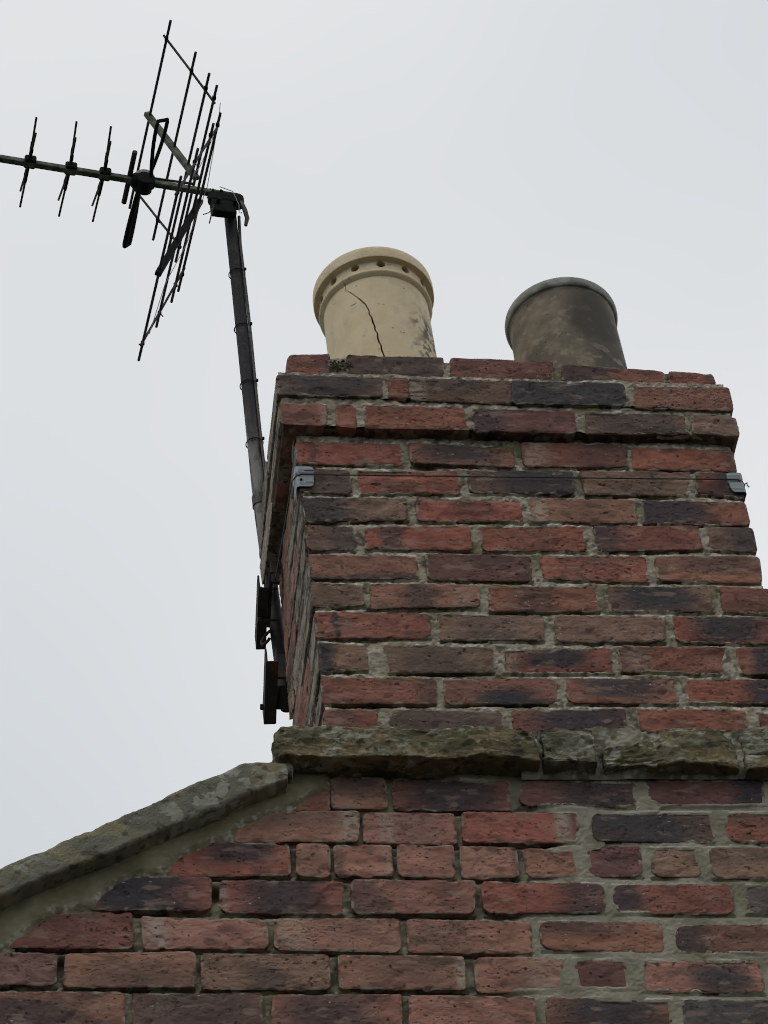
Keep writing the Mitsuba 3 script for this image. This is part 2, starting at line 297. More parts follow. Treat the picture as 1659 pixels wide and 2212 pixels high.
def mortar_sheet(x0, x1, z0, z1, step, quads, to_world, style, seed, keep=None, holes=(), patches=()):
    xs = np.arange(x0, x1 + step / 2, step); zs = np.arange(z0, z1 + step / 2, step)
    X, Z = np.meshgrid(xs, zs, indexing='xy'); sd = np.full(X.shape, .03); up = np.full(X.shape, .03); dn = np.full(X.shape, .03)
    for q in quads:
        q = np.asarray(q, float); m = .03
        i0, i1 = np.searchsorted(xs, [q[:, 0].min() - m, q[:, 0].max() + m]); j0, j1 = np.searchsorted(zs, [q[:, 1].min() - m, q[:, 1].max() + m])
        if i1 <= i0 or j1 <= j0: continue
        s = (slice(j0, j1), slice(i0, i1)); d, (et, er, eb, el) = quad_sd(q, X[s], Z[s])
        sd[s] = np.minimum(sd[s], d); inx = np.maximum(er, el) < 0
        up[s] = np.where(inx & (eb > 0), np.minimum(up[s], eb), up[s]); dn[s] = np.where(inx & (et > 0), np.minimum(dn[s], et), dn[s])
    P3 = np.stack([X, Z, np.full_like(X, seed * 1.7)], -1)
    r = style(X, Z, P3, sd, up, dn); w, col = r[:2]; push = r[2] if len(r) > 2 else .0045
    for hx, hz, hr in holes: w = np.where(True, w + .03 * sstep(hr, hr * .5, np.hypot(X - hx, (Z - hz) * .55) + .003 * nz(P3, 120, 3, 2)), w)
    w = w + sstep(0, 1, (-sd - push) / .0065) * .02
    for hx, hz, hr in patches: w = np.where(np.hypot(X - hx, Z - hz) + .006 * nz(P3, 70, 5, 2) < hr, np.minimum(w, -.0008 + .003 * nz(P3, 60, 6, 2)), w)
    ok = sd > -.016
    if keep is not None: ok &= keep(X, Z)
    idx = np.arange(X.size).reshape(X.shape)
    cell = ok[:-1, :-1] & ok[1:, :-1] & ok[:-1, 1:] & ok[1:, 1:]
    a, b, c, d = idx[:-1, :-1][cell], idx[:-1, 1:][cell], idx[1:, 1:][cell], idx[1:, :-1][cell]
    f = np.concatenate([np.stack([a, b, c], -1), np.stack([a, c, d], -1)])
    used = np.unique(f); remap = np.full(X.size, -1); remap[used] = np.arange(len(used))
    v = to_world(X.ravel(), Z.ravel(), w.ravel())[used]
    return trimesh.Trimesh(v, remap[f], process=False), col.reshape(-1, 3)[used]

def mixc(a, b, t): return np.asarray(a) * (1 - t[..., None]) + np.asarray(b) * t[..., None]

def stack_style(X, Z, P, sd, up, dn):
    jit = nz(P, 55, 2, 3)
    w = .0022 + .0120 * np.exp(-np.clip(up - .0005, 0, 1) / .0030) + .007 * jit + .0040 * nz(P, 260, 3, 2)
    w = w - .0030 * sstep(.58, .8, meshkit.fbm(P * 22, 3, 8)) + .004 * sstep(.55, .75, meshkit.fbm(P * 17 + 4, 3, 9))
    c = mixc((.215, .190, .140), (.350, .318, .248), sstep(.30, .70, meshkit.fbm(P * 60, 3, 11)))
    c = mixc(c, (.60, .58, .52), sstep(.44, .62, meshkit.fbm(P * 150, 2, 12)) * (.25 + .75 * sstep(.010, .002, dn)) * .9)
    c = mixc(c, (.165, .160, .085), sstep(.55, .72, meshkit.fbm(P * 13 + 3, 3, 13)) * .75)
    c = mixc(c, (.06, .055, .05), sstep(.62, .74, meshkit.fbm(P * 90, 2, 14)) * .7)
    return w, c

ZB = np.array([[.315, -1.464], [.218, -1.372], [.317, -1.301], [.297, -1.213], [.330, -1.128], [.436, -1.053], [.318, -.971], [.20, -.93]])
def gable_style(X, Z, P, sd, up, dn):
    xb = np.interp(Z, ZB[:, 1], ZB[:, 0]); new = sstep(-.022, .022, X - xb + .03 * nz(P, 25, 21, 2))
    up_ = np.exp(-np.clip(up - .001, 0, 1) / .005)
    old = .0080 + .015 * up_ + .009 * nz(P, 50, 22, 3) + .003 * nz(P, 240, 23, 2) - .004 * sstep(.03, .012, up + .004)
    fresh = .0004 + .0060 * up_ * sstep(.42, .6, meshkit.fbm(P * 9, 2, 28)) + .0010 + .0058 * nz(P, 38, 24, 3) + .0026 * nz(P, 220, 25, 2)
    w = old * (1 - new) + fresh * new
    c0 = mixc((.155, .140, .092), (.25, .232, .172), sstep(.32, .68, meshkit.fbm(P * 60, 3, 26)))
    c0 = mixc(c0, (.055, .05, .038), sstep(.5, .68, meshkit.fbm(P * 45, 3, 27)) * .8)
    c0 = mixc(c0, (.44, .42, .36), sstep(.58, .68, meshkit.fbm(P * 120, 2, 29)) * .7 * sstep(.012, .003, dn))
    c1 = mixc((.205, .194, .146), (.305, .292, .232), sstep(.3, .7, meshkit.fbm(P * 24, 4, 30)))
    c1 = c1 * (.85 + .3 * meshkit.fbm(P * 150, 2, 33))[..., None]
    rim = sstep(.0036, .0010, sd + .002 * nz(P, 140, 34, 2)) * sstep(.44, .58, meshkit.fbm(P * 20, 3, 31)) * sstep(.012, .003, np.minimum(dn, up + .006))
    c1 = mixc(c1, (.50, .49, .43), rim)
    c1 = mixc(c1, (.12, .12, .07), sstep(.6, .75, meshkit.fbm(P * 15, 3, 32)) * .5)
    return w, mixc(c0, c1, new), .0045 + .0035 * new

# ------------------------------------------------------------------ rough stone: a loft with broken faces
def stone(stations, step=.006, amp=.006, seed=0, round_=.012, axis_fn=None, fine=.0022, bedding=1.0):
    """stations: (s, z_top, z_bottom, y_front, y_back); axis_fn(s, y, z) -> xyz"""
    st = np.asarray(stations, float); S = np.arange(st[0, 0], st[-1, 0] + step, step); S[-1] = st[-1, 0]
    zt, zb, yf, yb = [np.interp(S, st[:, 0], st[:, k]) for k in range(1, 5)]
    def section(t, b, f, k):
        r = min(round_, (t - b) * .45)
        pts = []
        def seg(p, q_): 
            n = max(1, int(np.hypot(*(np.subtract(q_, p))) / step)); pts.extend(np.linspace(p, q_, n, endpoint=False))
        def arc(c, a0, a1):
            for a in np.linspace(a0, a1, 4, endpoint=False): pts.append(np.array(c) + r * np.array([np.cos(a), np.sin(a)]))
        arc((f + r, b + r), 1.5 * np.pi, np.pi); seg((f, b + r), (f, t - r)); arc((f + r, t - r), np.pi, .5 * np.pi)
        ke = min(f + .12, k); seg((f + r, t), (ke, t)); pts.append(np.array((ke, t)))
        pts.append(np.array((k, t))); pts.append(np.array((k, b))); seg((ke, b), (f + r, b))
        return np.array(pts)
    base = section(np.median(zt), np.median(zb), np.median(yf), np.median(yb)); tm, bm, fm, km = np.median(zt), np.median(zb), np.median(yf), np.median(yb)
    v = []
    for i in range(len(S)):
        y = np.where(base[:, 0] < fm + .121, base[:, 0] - fm + yf[i], base[:, 0] - km + yb[i]); z = zb[i] + (base[:, 1] - bm) / (tm - bm) * (zt[i] - zb[i])
        v.append(np.stack([np.full_like(y, S[i]), y, z], -1))
    v = np.array(v); n, m = v.shape[:2]
    # ends: rings that shrink to the middle
    def end(ring, sgn):
        c = ring.mean(0); out = []
        for k, (sh, o) in enumerate(((.985, .35), (.90, .75), (.62, .95), (.3, 1.0))):
            rr = c + (ring - c) * [1, sh, sh]; rr[:, 0] += sgn * round_ * .6 * o; out.append(rr)
        return out
    rows = end(v[0], -1)[::-1] + list(v) + end(v[-1], 1); v = np.array(rows); n = len(v)
    nr = np.zeros_like(v); t1 = np.roll(v, -1, 1) - np.roll(v, 1, 1); t0 = np.gradient(v, axis=0); nr = np.cross(t0, t1); nr /= np.linalg.norm(nr, axis=-1, keepdims=True) + 1e-9
    out = v - v[:, :].mean(1, keepdims=True); nr *= np.sign((nr * out).sum(-1, keepdims=True) + 1e-9)
    q = v * [1, 1, 1.6] + seed * 3.3
    d = amp * (2.2 * nz(q, 14, seed, 3) + .9 * np.abs(nz(q, 34, seed + 1, 3)) * 2 - .5) + fine * nz(q, 190, seed + 2, 2) * 2
    lay = bedding * amp * .8 * (np.abs(((q[..., 2] * 60 + 2.2 * nz(q, 9, seed + 4, 2)) % 1) - .5) - .25)
    d = d + lay
    mask = (v[..., 1] < np.interp(v[..., 0], S, yf) + .125)
    v = v + nr * (d * mask)[..., None]
    flat = v.reshape(-1, 3); idx = np.arange(n * m).reshape(n, m); a, b = idx[:-1], idx[1:]
    f = np.concatenate([np.stack([a, b, np.roll(b, -1, 1)], -1).reshape(-1, 3), np.stack([a, np.roll(b, -1, 1), np.roll(a, -1, 1)], -1).reshape(-1, 3)])
    c0, c1 = len(flat), len(flat) + 1; flat = np.vstack([flat, v[0].mean(0), v[-1].mean(0)])
    j = np.arange(m); f = np.concatenate([f, np.stack([np.full(m, c0), idx[0, j], idx[0, (j + 1) % m]], -1), np.stack([np.full(m, c1), idx[-1, (j + 1) % m], idx[-1, j]], -1)])
    if axis_fn is not None: flat = axis_fn(flat)
    mm = trimesh.Trimesh(flat, f, process=False); mm.fix_normals(); return mm

# ------------------------------------------------------------------ materials
def principled(color, rough, spec=.3, metallic=0.0):
    return {'type': 'principled', 'base_color': color if isinstance(color, dict) else {'type': 'rgb', 'value': list(color)},
            'roughness': rough if isinstance(rough, dict) else float(rough), 'specular': float(spec), 'metallic': float(metallic)}
def bumped(fn, b, scale=1.0, eps=.0008): return {'type': 'twosided', 'bsdf': {'type': 'bumpmap', 'arbitrary': proc(fn, eps), 'scale': scale, 'bsdf': b}}
def two(b): return {'type': 'twosided', 'bsdf': b}

TAB = []                          # filled from ROWS once every brick exists
def col(i, k): return dr.gather(mi.Float, TAB[0], i * 16 + k)
def lerp(a, b, t): return a * (1 - t) + b * t
def brick_color(p, n, uv):
    fl = dr.floor(uv.x); i = mi.UInt32(dr.maximum(fl, 0)); u = (uv.x - fl - .1) / .8; v = uv.y
    o = col(i, 13); x, y, z = p.x + o, p.y + o * .37, p.z
    c = mi.Color3f(col(i, 0), col(i, 1), col(i, 2))
    f1 = fbm(x * 26, y * 26, z * 40, 3); f2 = fbm(x * 85, y * 85, z * 150, 3); st = fbm(x * 16, y * 16, z * 190, 3)
    wob = (f1 - .5) * .9 + (f2 - .5) * .35
    du = (u - col(i, 3) + wob * .22) / col(i, 4); dv = (v - col(i, 5) + wob * .35) / dr.maximum(col(i, 6), .05)
    d = dr.sqrt(dr.sqrt(du * du * du * du + dv * dv * dv * dv))
    m = col(i, 7) * smoothstep(1.45, .42, d + (st - .5) * .6)
    c = c * (.48 + 1.02 * f1) * (.72 + .56 * f2)
    soot = smoothstep(.50, .80, st * .55 + f1 * .45) * .55
    c = mix(c, mi.Color3f(.165, .112, .086), soot)
    warm = smoothstep(.55, .8, fbm(x * 40 + 7, y * 40, z * 55, 2)) * .35
    c = mix(c, c * mi.Color3f(1.25, 1.12, .95), warm)
    c = mix(c, mi.Color3f(.048, .049, .056) * (.7 + .7 * f2), m)
    dw = dr.abs(u - col(i, 8)) / col(i, 9) + (f2 - .5) * 1.3
    c = mix(c, mi.Color3f(.40, .36, .30), col(i, 10) * smoothstep(1.1, .25, dw) * smoothstep(.25, .62, f2))
    L, H = col(i, 11), col(i, 12)
    blot = smoothstep(.56, .70, fbm(x * 30 + 11, y * 30, z * 40, 5)) * .55
    c = mix(c, mi.Color3f(.080, .056, .046), blot)
    pale = smoothstep(.60, .74, fbm(x * 28 + 21, y * 28, z * 60, 4)) * .45
    c = mix(c, mi.Color3f(.300, .220, .175), pale)
    e = dr.minimum(dr.minimum(u, 1 - u) * L, dr.minimum(v, 1 - v) * H)
    dirt = smoothstep(.007, .0005, e + (f2 - .5) * .016) * smoothstep(.40, .60, fbm(x * 30 + 31, y * 30, z * 30, 3))
    c = mix(c, mi.Color3f(.055, .047, .040), dirt * .7)
    lime = smoothstep(.0065, .0005, e + (f2 - .5) * .010) * smoothstep(.48, .66, fbm(x * 50, y * 50, z * 50 + 3, 3))
    c = mix(c, mi.Color3f(.33, .31, .255), lime * .75)
    pit = dr.maximum(smoothstep(.71, .80, fbm(x * 210, y * 210, z * 230, 2)) * smoothstep(.42, .62, f1), smoothstep(.725, .765, fbm(x * 105 + 3, y * 105, z * 115, 3)) * smoothstep(.46, .60, fbm(x * 20 + 8, y * 20, z * 20, 2)))
    c = mix(c, mi.Color3f(.040, .034, .030), pit * .85)
    vx, vy, r = voronoi(x * 34, z * 48 + o)
    crack = smoothstep(.045, .0, (vy - vx) + (f2 - .5) * .10 + .02) * smoothstep(.60, .74, fbm(x * 9 + 2, y * 9, z * 9, 2))
    c = mix(c, mi.Color3f(.03, .026, .024), crack * .9)
    fl2 = smoothstep(.79, .85, fbm(x * 130 + 5, y * 130, z * 170, 2)) * smoothstep(.5, .7, fbm(x * 14, y * 14, z * 14 + 6, 2))
    return mix(c, mi.Color3f(.48, .45, .40), fl2 * .7)
def brick_bump(p, n, uv):
    o = col(mi.UInt32(dr.maximum(dr.floor(uv.x), 0)), 13)
    x, y, z = p.x + o, p.y + o * .37, p.z
    pit = smoothstep(.68, .80, fbm(x * 210, y * 210, z * 260, 2))
    return .0022 * fbm(x * 150, y * 150, z * 190, 3) + .0010 * noise(x * 620, y * 620, z * 620) - .0022 * pit - .0030 * smoothstep(.725, .765, fbm(x * 105 + 3, y * 105, z * 115, 3))
scene['brick_clay'] = bumped(brick_bump, principled(proc(brick_color), .92, .2))
def mortar_bump(p, n, uv): return .0028 * fbm(p.x * 210, p.y * 210, p.z * 210, 3) + .0010 * noise(p.x * 800, p.y * 800, p.z * 800)
scene['mortar_rough'] = bumped(mortar_bump, principled({'type': 'mesh_attribute', 'name': 'vertex_color'}, .95, .15))
def core_color(p, n, uv):
    f = fbm(p.x * 40, p.y * 40, p.z * 60, 3); c = mix(mi.Color3f(.15, .13, .10), mi.Color3f(.30, .28, .225), smoothstep(.3, .7, f))
    return mix(c, mi.Color3f(.07, .06, .05), smoothstep(.55, .75, fbm(p.x * 90, p.y * 90, p.z * 90 + 4, 2)))
scene['mortar_core'] = bumped(mortar_bump, principled(proc(core_color), .95, .15))

def make_stone(base_a, base_b, moss, lichen, pale):
    def f(p, n, uv):
        q = fbm(p.x * 18, p.y * 18, p.z * 24, 4); r = fbm(p.x * 70, p.y * 70, p.z * 70 + 9, 3)
        c = mix(mi.Color3f(base_a), mi.Color3f(base_b), smoothstep(.38, .64, q))
        c = mix(c, mi.Color3f(.066, .070, .038), smoothstep(.48, .64, fbm(p.x * 13 + 5, p.y * 13, p.z * 18, 3)) * moss)
        c = mix(c, mi.Color3f(.036, .033, .027), smoothstep(.54, .70, r) * .7)
        li = smoothstep(.50, .58, fbm(p.x * 62 + 2, p.y * 62, p.z * 62, 4)) * smoothstep(.62 - lichen * .3, .74 - lichen * .3, fbm(p.x * 12 + 1, p.y * 12, p.z * 12, 3))
        sp = smoothstep(.58, .66, fbm(p.x * 140, p.y * 140, p.z * 140, 2))
        c = mix(c, mi.Color3f(pale), li * (.65 + .35 * sp))
        return mix(c, mi.Color3f(.36, .37, .32), sp * .5 * smoothstep(.35 + (1 - lichen) * .3, .8, q + lichen * .1))
    return f
stone_color = make_stone((.135, .118, .072), (.205, .168, .095), .55, .76, (.32, .33, .28))
lichen_color = make_stone((.125, .122, .092), (.180, .172, .125), .7, .75, (.27, .285, .245))
def stone_bump(p, n, uv): return .0040 * fbm(p.x * 75, p.y * 75, p.z * 120, 4) + .0022 * fbm(p.x * 320, p.y * 320, p.z * 320, 2)
scene['lichen_stone'] = bumped(lambda p, n, uv: stone_bump(p, n, uv), principled(proc(lichen_color), .93, .15))
scene['ledge_stone'] = bumped(stone_bump, principled(proc(stone_color), .93, .15))
def coping_color(p, n, uv):
    q = fbm(p.x * 16, p.y * 16, p.z * 24, 4); r = fbm(p.x * 55, p.y * 55, p.z * 70 + 9, 3)
    c = mix(mi.Color3f(.180, .172, .135), mi.Color3f(.235, .205, .130), smoothstep(.36, .62, q))
    c = mix(c, mi.Color3f(.135, .142, .118), smoothstep(.46, .62, fbm(p.x * 10 + 5, p.y * 10, p.z * 16, 3)) * .8)
    c = mix(c, mi.Color3f(.060, .058, .050), smoothstep(.58, .72, r) * .75)
    li = smoothstep(.50, .57, fbm(p.x * 46 + 2, p.y * 46, p.z * 46, 5)) * smoothstep(.38, .56, fbm(p.x * 9 + 1, p.y * 9, p.z * 9, 2) + .04)
    c = mix(c, mi.Color3f(.29, .30, .25), li * .85)
    return mix(c, mi.Color3f(.045, .043, .036), smoothstep(.63, .72, fbm(p.x * 60 + 9, p.y * 60, p.z * 60, 4)) * .6)
def coping_bump(p, n, uv): return .0030 * fbm(p.x * 60, p.y * 60, p.z * 60, 4) + .0012 * fbm(p.x * 300 + p.z * 90, p.y * 300, p.z * 300 - p.x * 80, 2)
scene['coping_stone_rough'] = bumped(coping_bump, principled(proc(coping_color), .93, .15))

def stain(p, k, seed): return fbm(p.x * k + seed, p.y * k, p.z * k, 4)
def cream_color(p, n, uv):
    a = dr.atan2(p.y - .20, p.x - .255)
    f = stain(p, 22, 0); g = fbm(a * 5, p.z * 30, 3.0, 3); h = stain(p, 90, 3)
    c = mix(mi.Color3f(.590, .485, .305), mi.Color3f(.640, .545, .370), smoothstep(.3, .7, f))
    c = mix(c, mi.Color3f(.47, .39, .265), smoothstep(.55, .78, g) * .4)
    diag = fbm(a * 9 + p.z * 26, (p.z - a * .10) * 70, 2.0, 3)
    zone = smoothstep(-1.28, -.75, a + (f - .5) * .7) * smoothstep(.55, .42, p.z + (g - .5) * .16) * smoothstep(.6, -.4, a)
    c = mix(c, mi.Color3f(.062, .054, .046), zone * smoothstep(.36, .66, diag) * .92)
    spot = smoothstep(.74, .80, h) * .8
    c = mix(c, mi.Color3f(.12, .10, .075), spot)
    hi = smoothstep(.60, .66, p.z) * smoothstep(.40, .66, f) * .4
    return mix(c, mi.Color3f(.60, .555, .45), hi)
def clay_bump(p, n, uv): return .0012 * fbm(p.x * 120, p.y * 120, p.z * 120, 3) + .0012 * fbm(p.x * 26, p.y * 26, p.z * 26, 2)
scene['cream_clay'] = bumped(clay_bump, principled(proc(cream_color), .60, .35))
def dark_color(p, n, uv):
    a = dr.atan2(p.y - .20, p.x - .6626)
    f = stain(p, 16, 4); g = stain(p, 55, 5); drip = fbm(a * 9, p.z * 16, 6.0, 3)
    c = mix(mi.Color3f(.225, .190, .138), mi.Color3f(.125, .108, .084), smoothstep(.35, .65, f))
    d = dr.square((a + 1.18) / .60) + dr.square((p.z - .465) / .095)
    soot = smoothstep(1.7, .25, d + (f - .5) * 1.6 + (drip - .5) * .6)
    low = smoothstep(-1.75, -1.25, a + (g - .5) * .5) * smoothstep(.47, .36, p.z + (f - .5) * .15) * .8
    c = mix(c, mi.Color3f(.050, .044, .038), dr.maximum(soot * .93, low))
    c = mix(c, mi.Color3f(.072, .062, .052), smoothstep(.50, .78, drip) * .3)
    c = mix(c, mi.Color3f(.30, .265, .205), smoothstep(.54, .72, g) * .55 * (1 - .8 * soot))
    return mix(c, mi.Color3f(.035, .03, .028), smoothstep(.74, .80, stain(p, 110, 8)) * .8)
scene['sooty_clay'] = bumped(clay_bump, principled(proc(dark_color), .72, .25))
def rim_color(p, n, uv):
    f = stain(p, 40, 2); c = mix(mi.Color3f(.22, .225, .205), mi.Color3f(.35, .355, .33), smoothstep(.35, .7, f))
    return mix(c, mi.Color3f(.10, .11, .09), smoothstep(.55, .75, stain(p, 18, 6)) * .7)
scene['grey_rim_clay'] = bumped(clay_bump, principled(proc(rim_color), .7, .25))

def alu_color(p, n, uv):
    low = smoothstep(.62, .30, p.z + (fbm(p.x * 30, p.y * 30, p.z * 6, 2) - .5) * .25)
    f = fbm(p.x * 120, p.y * 120, p.z * 14, 3)
    c = mix(mi.Color3f(.018, .021, .025), mi.Color3f(.22, .225, .22), low * smoothstep(.06, .22, p.z) * smoothstep(.25, .6, f))
    return mix(c, mi.Color3f(.05, .05, .048), smoothstep(.55, .72, fbm(p.x * 60, p.y * 60, p.z * 30, 3)) * .6)
scene['weathered_alu'] = two(principled(proc(alu_color), .65, .2))
def rod_color(p, n, uv):
    f = fbm(p.x * 60, p.y * 60, p.z * 60, 3)
    return mix(mi.Color3f(.038, .040, .040), mi.Color3f(.085, .088, .082), smoothstep(.4, .7, f))
scene['tarnished_rod'] = two(principled(proc(rod_color), .7, .15))
def algae_color(p, n, uv):
    f = fbm(p.x * 70, p.y * 70, p.z * 70, 3)
    c = mix(mi.Color3f(.060, .074, .055), mi.Color3f(.165, .18, .14), smoothstep(.3, .65, f))
    return mix(c, mi.Color3f(.04, .06, .035), smoothstep(.5, .7, fbm(p.x * 33, p.y * 33, p.z * 33 + 5, 3)))
scene['algae_boom'] = two(principled(proc(algae_color), .65, .3))
scene['black_plastic'] = two(principled((.012, .015, .014), .8, .12))
scene['grey_plastic'] = two(principled((.17, .175, .165), .6, .4))
def steel_color(p, n, uv):
    f = fbm(p.x * 90, p.y * 90, p.z * 90, 3); c = mix(mi.Color3f(.030, .031, .035), mi.Color3f(.065, .060, .060), f)
    return mix(c, mi.Color3f(.12, .055, .035), smoothstep(.62, .76, fbm(p.x * 50, p.y * 50, p.z * 50 + 3, 3)) * .8)
scene['black_steel'] = two(principled(proc(steel_color), .75, .12))
def galv_color(p, n, uv):
    f = fbm(p.x * 140, p.y * 140, p.z * 140, 3)
    return mix(mi.Color3f(.18, .22, .245), mi.Color3f(.265, .30, .325), f)
scene['galvanised_sheet'] = two(principled(proc(galv_color), .5, .4, .15))
scene['dark_wire'] = two(principled((.035, .035, .037), .5, .4))
scene['pale_wire'] = two(principled((.30, .30, .29), .5, .4))
scene['black_cable'] = two(principled((.014, .014, .015), .5, .4))
scene['stamped_ink'] = two(principled((.10, .12, .14), .6, .3))
def moss_color(p, n, uv): return mix(mi.Color3f(.024, .026, .014), mi.Color3f(.070, .066, .036), fbm(p.x * 150, p.y * 150, p.z * 150, 2))
scene['liner_black'] = two(principled((.022, .020, .018), .95, .1))  # near-black for the added tube inside the cream pot
scene['moss_tufts'] = two(principled(proc(moss_color), .95, .1))
def ground_color(p, n, uv):
    f = fbm(p.x * .6, p.y * .6, 0.0, 4); return mix(mi.Color3f(.030, .034, .022), mi.Color3f(.052, .050, .044), smoothstep(.35, .7, f))
scene['ground_earth'] = two(principled(proc(ground_color), .95, .1))
def slate_color(p, n, uv): return mix(mi.Color3f(.09, .085, .075), mi.Color3f(.17, .16, .14), fbm(p.x * 12, p.y * 12, p.z * 12, 3))
scene['roof_slate'] = two(principled(proc(slate_color), .8, .2))
def far_brick_color(p, n, uv):
    r = dr.floor(p.z / .08); u = p.x / .225 + .5 * (r - 2 * dr.floor(r / 2)); fu, fv = u - dr.floor(u), p.z / .08 - r
    joint = dr.maximum(smoothstep(.035, .015, dr.minimum(fu, 1 - fu)), smoothstep(.10, .05, dr.minimum(fv, 1 - fv)))
    k = cell_rand(dr.floor(u), r)
    return mix(mix(mi.Color3f(.30, .12, .09), mi.Color3f(.14, .10, .085), k) * (.7 + .6 * fbm(p.x * 40, p.y * 40, p.z * 60, 3)), mi.Color3f(.24, .23, .18), joint)
scene['distant_brick'] = two(principled(proc(far_brick_color), .92, .2))

# ------------------------------------------------------------------ the ground
gx = np.linspace(-600, 600, 25); GX, GY = np.meshgrid(gx, gx); gi = np.arange(GX.size).reshape(GX.shape)
obj('ground', (np.stack([GX.ravel(), GY.ravel(), np.full(GX.size, GROUND_Z)], -1), np.stack([gi[:-1, :-1].ravel(), gi[:-1, 1:].ravel(), gi[1:, 1:].ravel(), gi[1:, :-1].ravel()], -1)),
    'ground_earth', label='dark damp ground far below the gable', kind='structure')

# ------------------------------------------------------------------ chimney stack
stack = thing('chimney_stack', 'weathered red brick chimney stack with corbelled top courses above a rough stone ledge', 'chimney')
YF = {'T1': -.006, 'T2': -.030, 'T3': -.025, 'M': 0.0, 'G': 0.0}
XL = {'T1': .0105, 'T2': -.0185, 'T3': -.0175}
XR = {'T1': .895, 'T2': .910, 'T3': .911}
YB = {'T1': .405, 'T2': .430, 'T3': .425}
def quad(b):
    q = np.array(b[1], float).reshape(4, 2) / 1000; return q + np.array([[-1, 1.3], [1, 1.3], [1, -1.3], [-1, -1.3]]) * .0016
def xl_main(z): return .0100 + .0088 * z
def xr_main(z): return .897 + .022 * z
BY = {g: [b for b in BRICKS if b[0] == g] for g in ('T1', 'T2', 'T3', 'M', 'G')}
seed = 100
rows = []                                        # main courses: lists of bricks
for b in BY['M']:
    if not rows or b[1][0] < rows[-1][-1][1][0]: rows.append([])
    rows[-1].append(b)
def side_fill(parent, xl, xr, y_from, y_to, zt, zb, dzr, s0, z_flank):
    """the stretchers and headers behind the corner bricks, on both flanks"""
    global seed
    g = rng(s0)
    y = y_from
    n = 0
    while y < y_to - .03:
        ye = min(y + (.215 if n % 2 == 0 else .1025), y_to)
        if y_to - ye < .05: ye = y_to
        cl = g.choice(['g', 'v', 'v', 'r', 'p', 'o', 'B'] if z_flank else ['g'])
        seed += 1; add_brick(parent, [(-ye, zt), (-y, zt), (-y, zb), (-ye, zb)], .09, seed, cl, None, (g.uniform(0, 1), .3, .3), leftward(xl))
        seed += 1; add_brick(parent, [(y, zt - dzr), (ye, zt - dzr), (ye, zb - dzr), (y, zb - dzr)], .09, seed, cl, None, None, rightward(xr), rough=.6)
        y = ye + .010; n += 1
for ri, row in enumerate(rows):
    for bi, b in enumerate(row):
        seed += 1; q = quad(b); header_row = ri % 2 == 1
        d = .215 if header_row and bi in (0, len(row) - 1) else .1025
        add_brick(stack, q, d, seed, b[2], b[3], b[4], front(0.0), left_detail=bi == 0, right_detail=bi == len(row) - 1)
    q0, q1 = quad(row[0]), quad(row[-1])
    if q1[1, 0] < .8: pass
    zt, zb = q0[0, 1] , q0[3, 1]
    side_fill(stack, xl_main((zt + zb) / 2) + .001, xr_main(zb) - .001, .227 if ri % 2 else .1135, .395, zt, zb, .012, 7000 + ri, True)
for g_ in ('T1', 'T2', 'T3'):
    bs = BY[g_]
    for bi, b in enumerate(bs):
        seed += 1
        add_brick(stack, quad(b), .1025 if bi else .215, seed, b[2], b[3], b[4], front(YF[g_]), left_detail=bi == 0, right_detail=bi == len(bs) - 1)
    q0 = quad(bs[0]); zt, zb = q0[0, 1], q0[3, 1]
    side_fill(stack, XL[g_], XR[g_], YF[g_] + .227, YB[g_], zt, zb, .020, 7100 + ord(g_[1]), False)
    # bricks behind, so that the course is solid
# mortar sheets
def main_keep(X, Z): return (X > xl_main(Z) + .003) & (X < xr_main(Z) - .005)
mq = [quad(b) for b in BY['M']]
m, c = mortar_sheet(-.01, .905, -.905, -.030, .003, mq, front(0.0), stack_style, 1, main_keep)
obj('mortar', m, 'mortar_rough', stack, smooth=True, color=c)
for g_, z0, z1 in (('T3', -.034, .064), ('T2', .030, .140), ('T1', .118, .215)):
    qs = [quad(b) for b in BY[g_]]; sl = .035 if g_ == 'T1' else .022
    def keep(X, Z, g_=g_, qs=qs):
        top = np.interp(X, [0, .9], [qs[0][0, 1], qs[-1][1, 1]]); bot = np.interp(X, [0, .9], [qs[0][3, 1], qs[-1][2, 1]])
        hi = {'T1': -.002, 'T2': .012, 'T3': .026}[g_]
        return (X > XL[g_] + .004) & (X < XR[g_] - .008) & (Z < top + hi) & (Z > bot + .003)
    m, c = mortar_sheet(XL[g_], XR[g_], z0 - sl, z1 + .004, .003, qs, front(YF[g_] + .001), stack_style, 3 + ord(g_[1]), keep, holes=[(.793, .165, .008), (.572, .191, .006)] if g_ == 'T1' else ())
    obj('mortar', m, 'mortar_rough', stack, smooth=True, color=c)
# the mortar flank on the left, smeared over the bricks' ends
fq = []
for ri, row in enumerate(rows):
    q0 = quad(row[0]); fq.append(np.array([(-.395, q0[0, 1]), (-.002, q0[0, 1]), (-.002, q0[3, 1]), (-.395, q0[3, 1])]))
def flank_style(X, Z, P, sd, up, dn):
    w, c = stack_style(X, Z, P, sd, up, dn); w = w + .0018 - .0060 * sstep(.54, .70, meshkit.fbm(P * 9, 3, 41)); return w, mixc(c, (.225, .198, .170), np.full(X.shape, .55))
def flank_map(a, h, w): return np.stack([xl_main(h) + w, -a, h], -1)
m, c = mortar_sheet(-.392, -.004, -.90, -.035, .004, fq, flank_map, flank_style, 9)
obj('mortar', m, 'mortar_rough', stack, smooth=True, color=c)
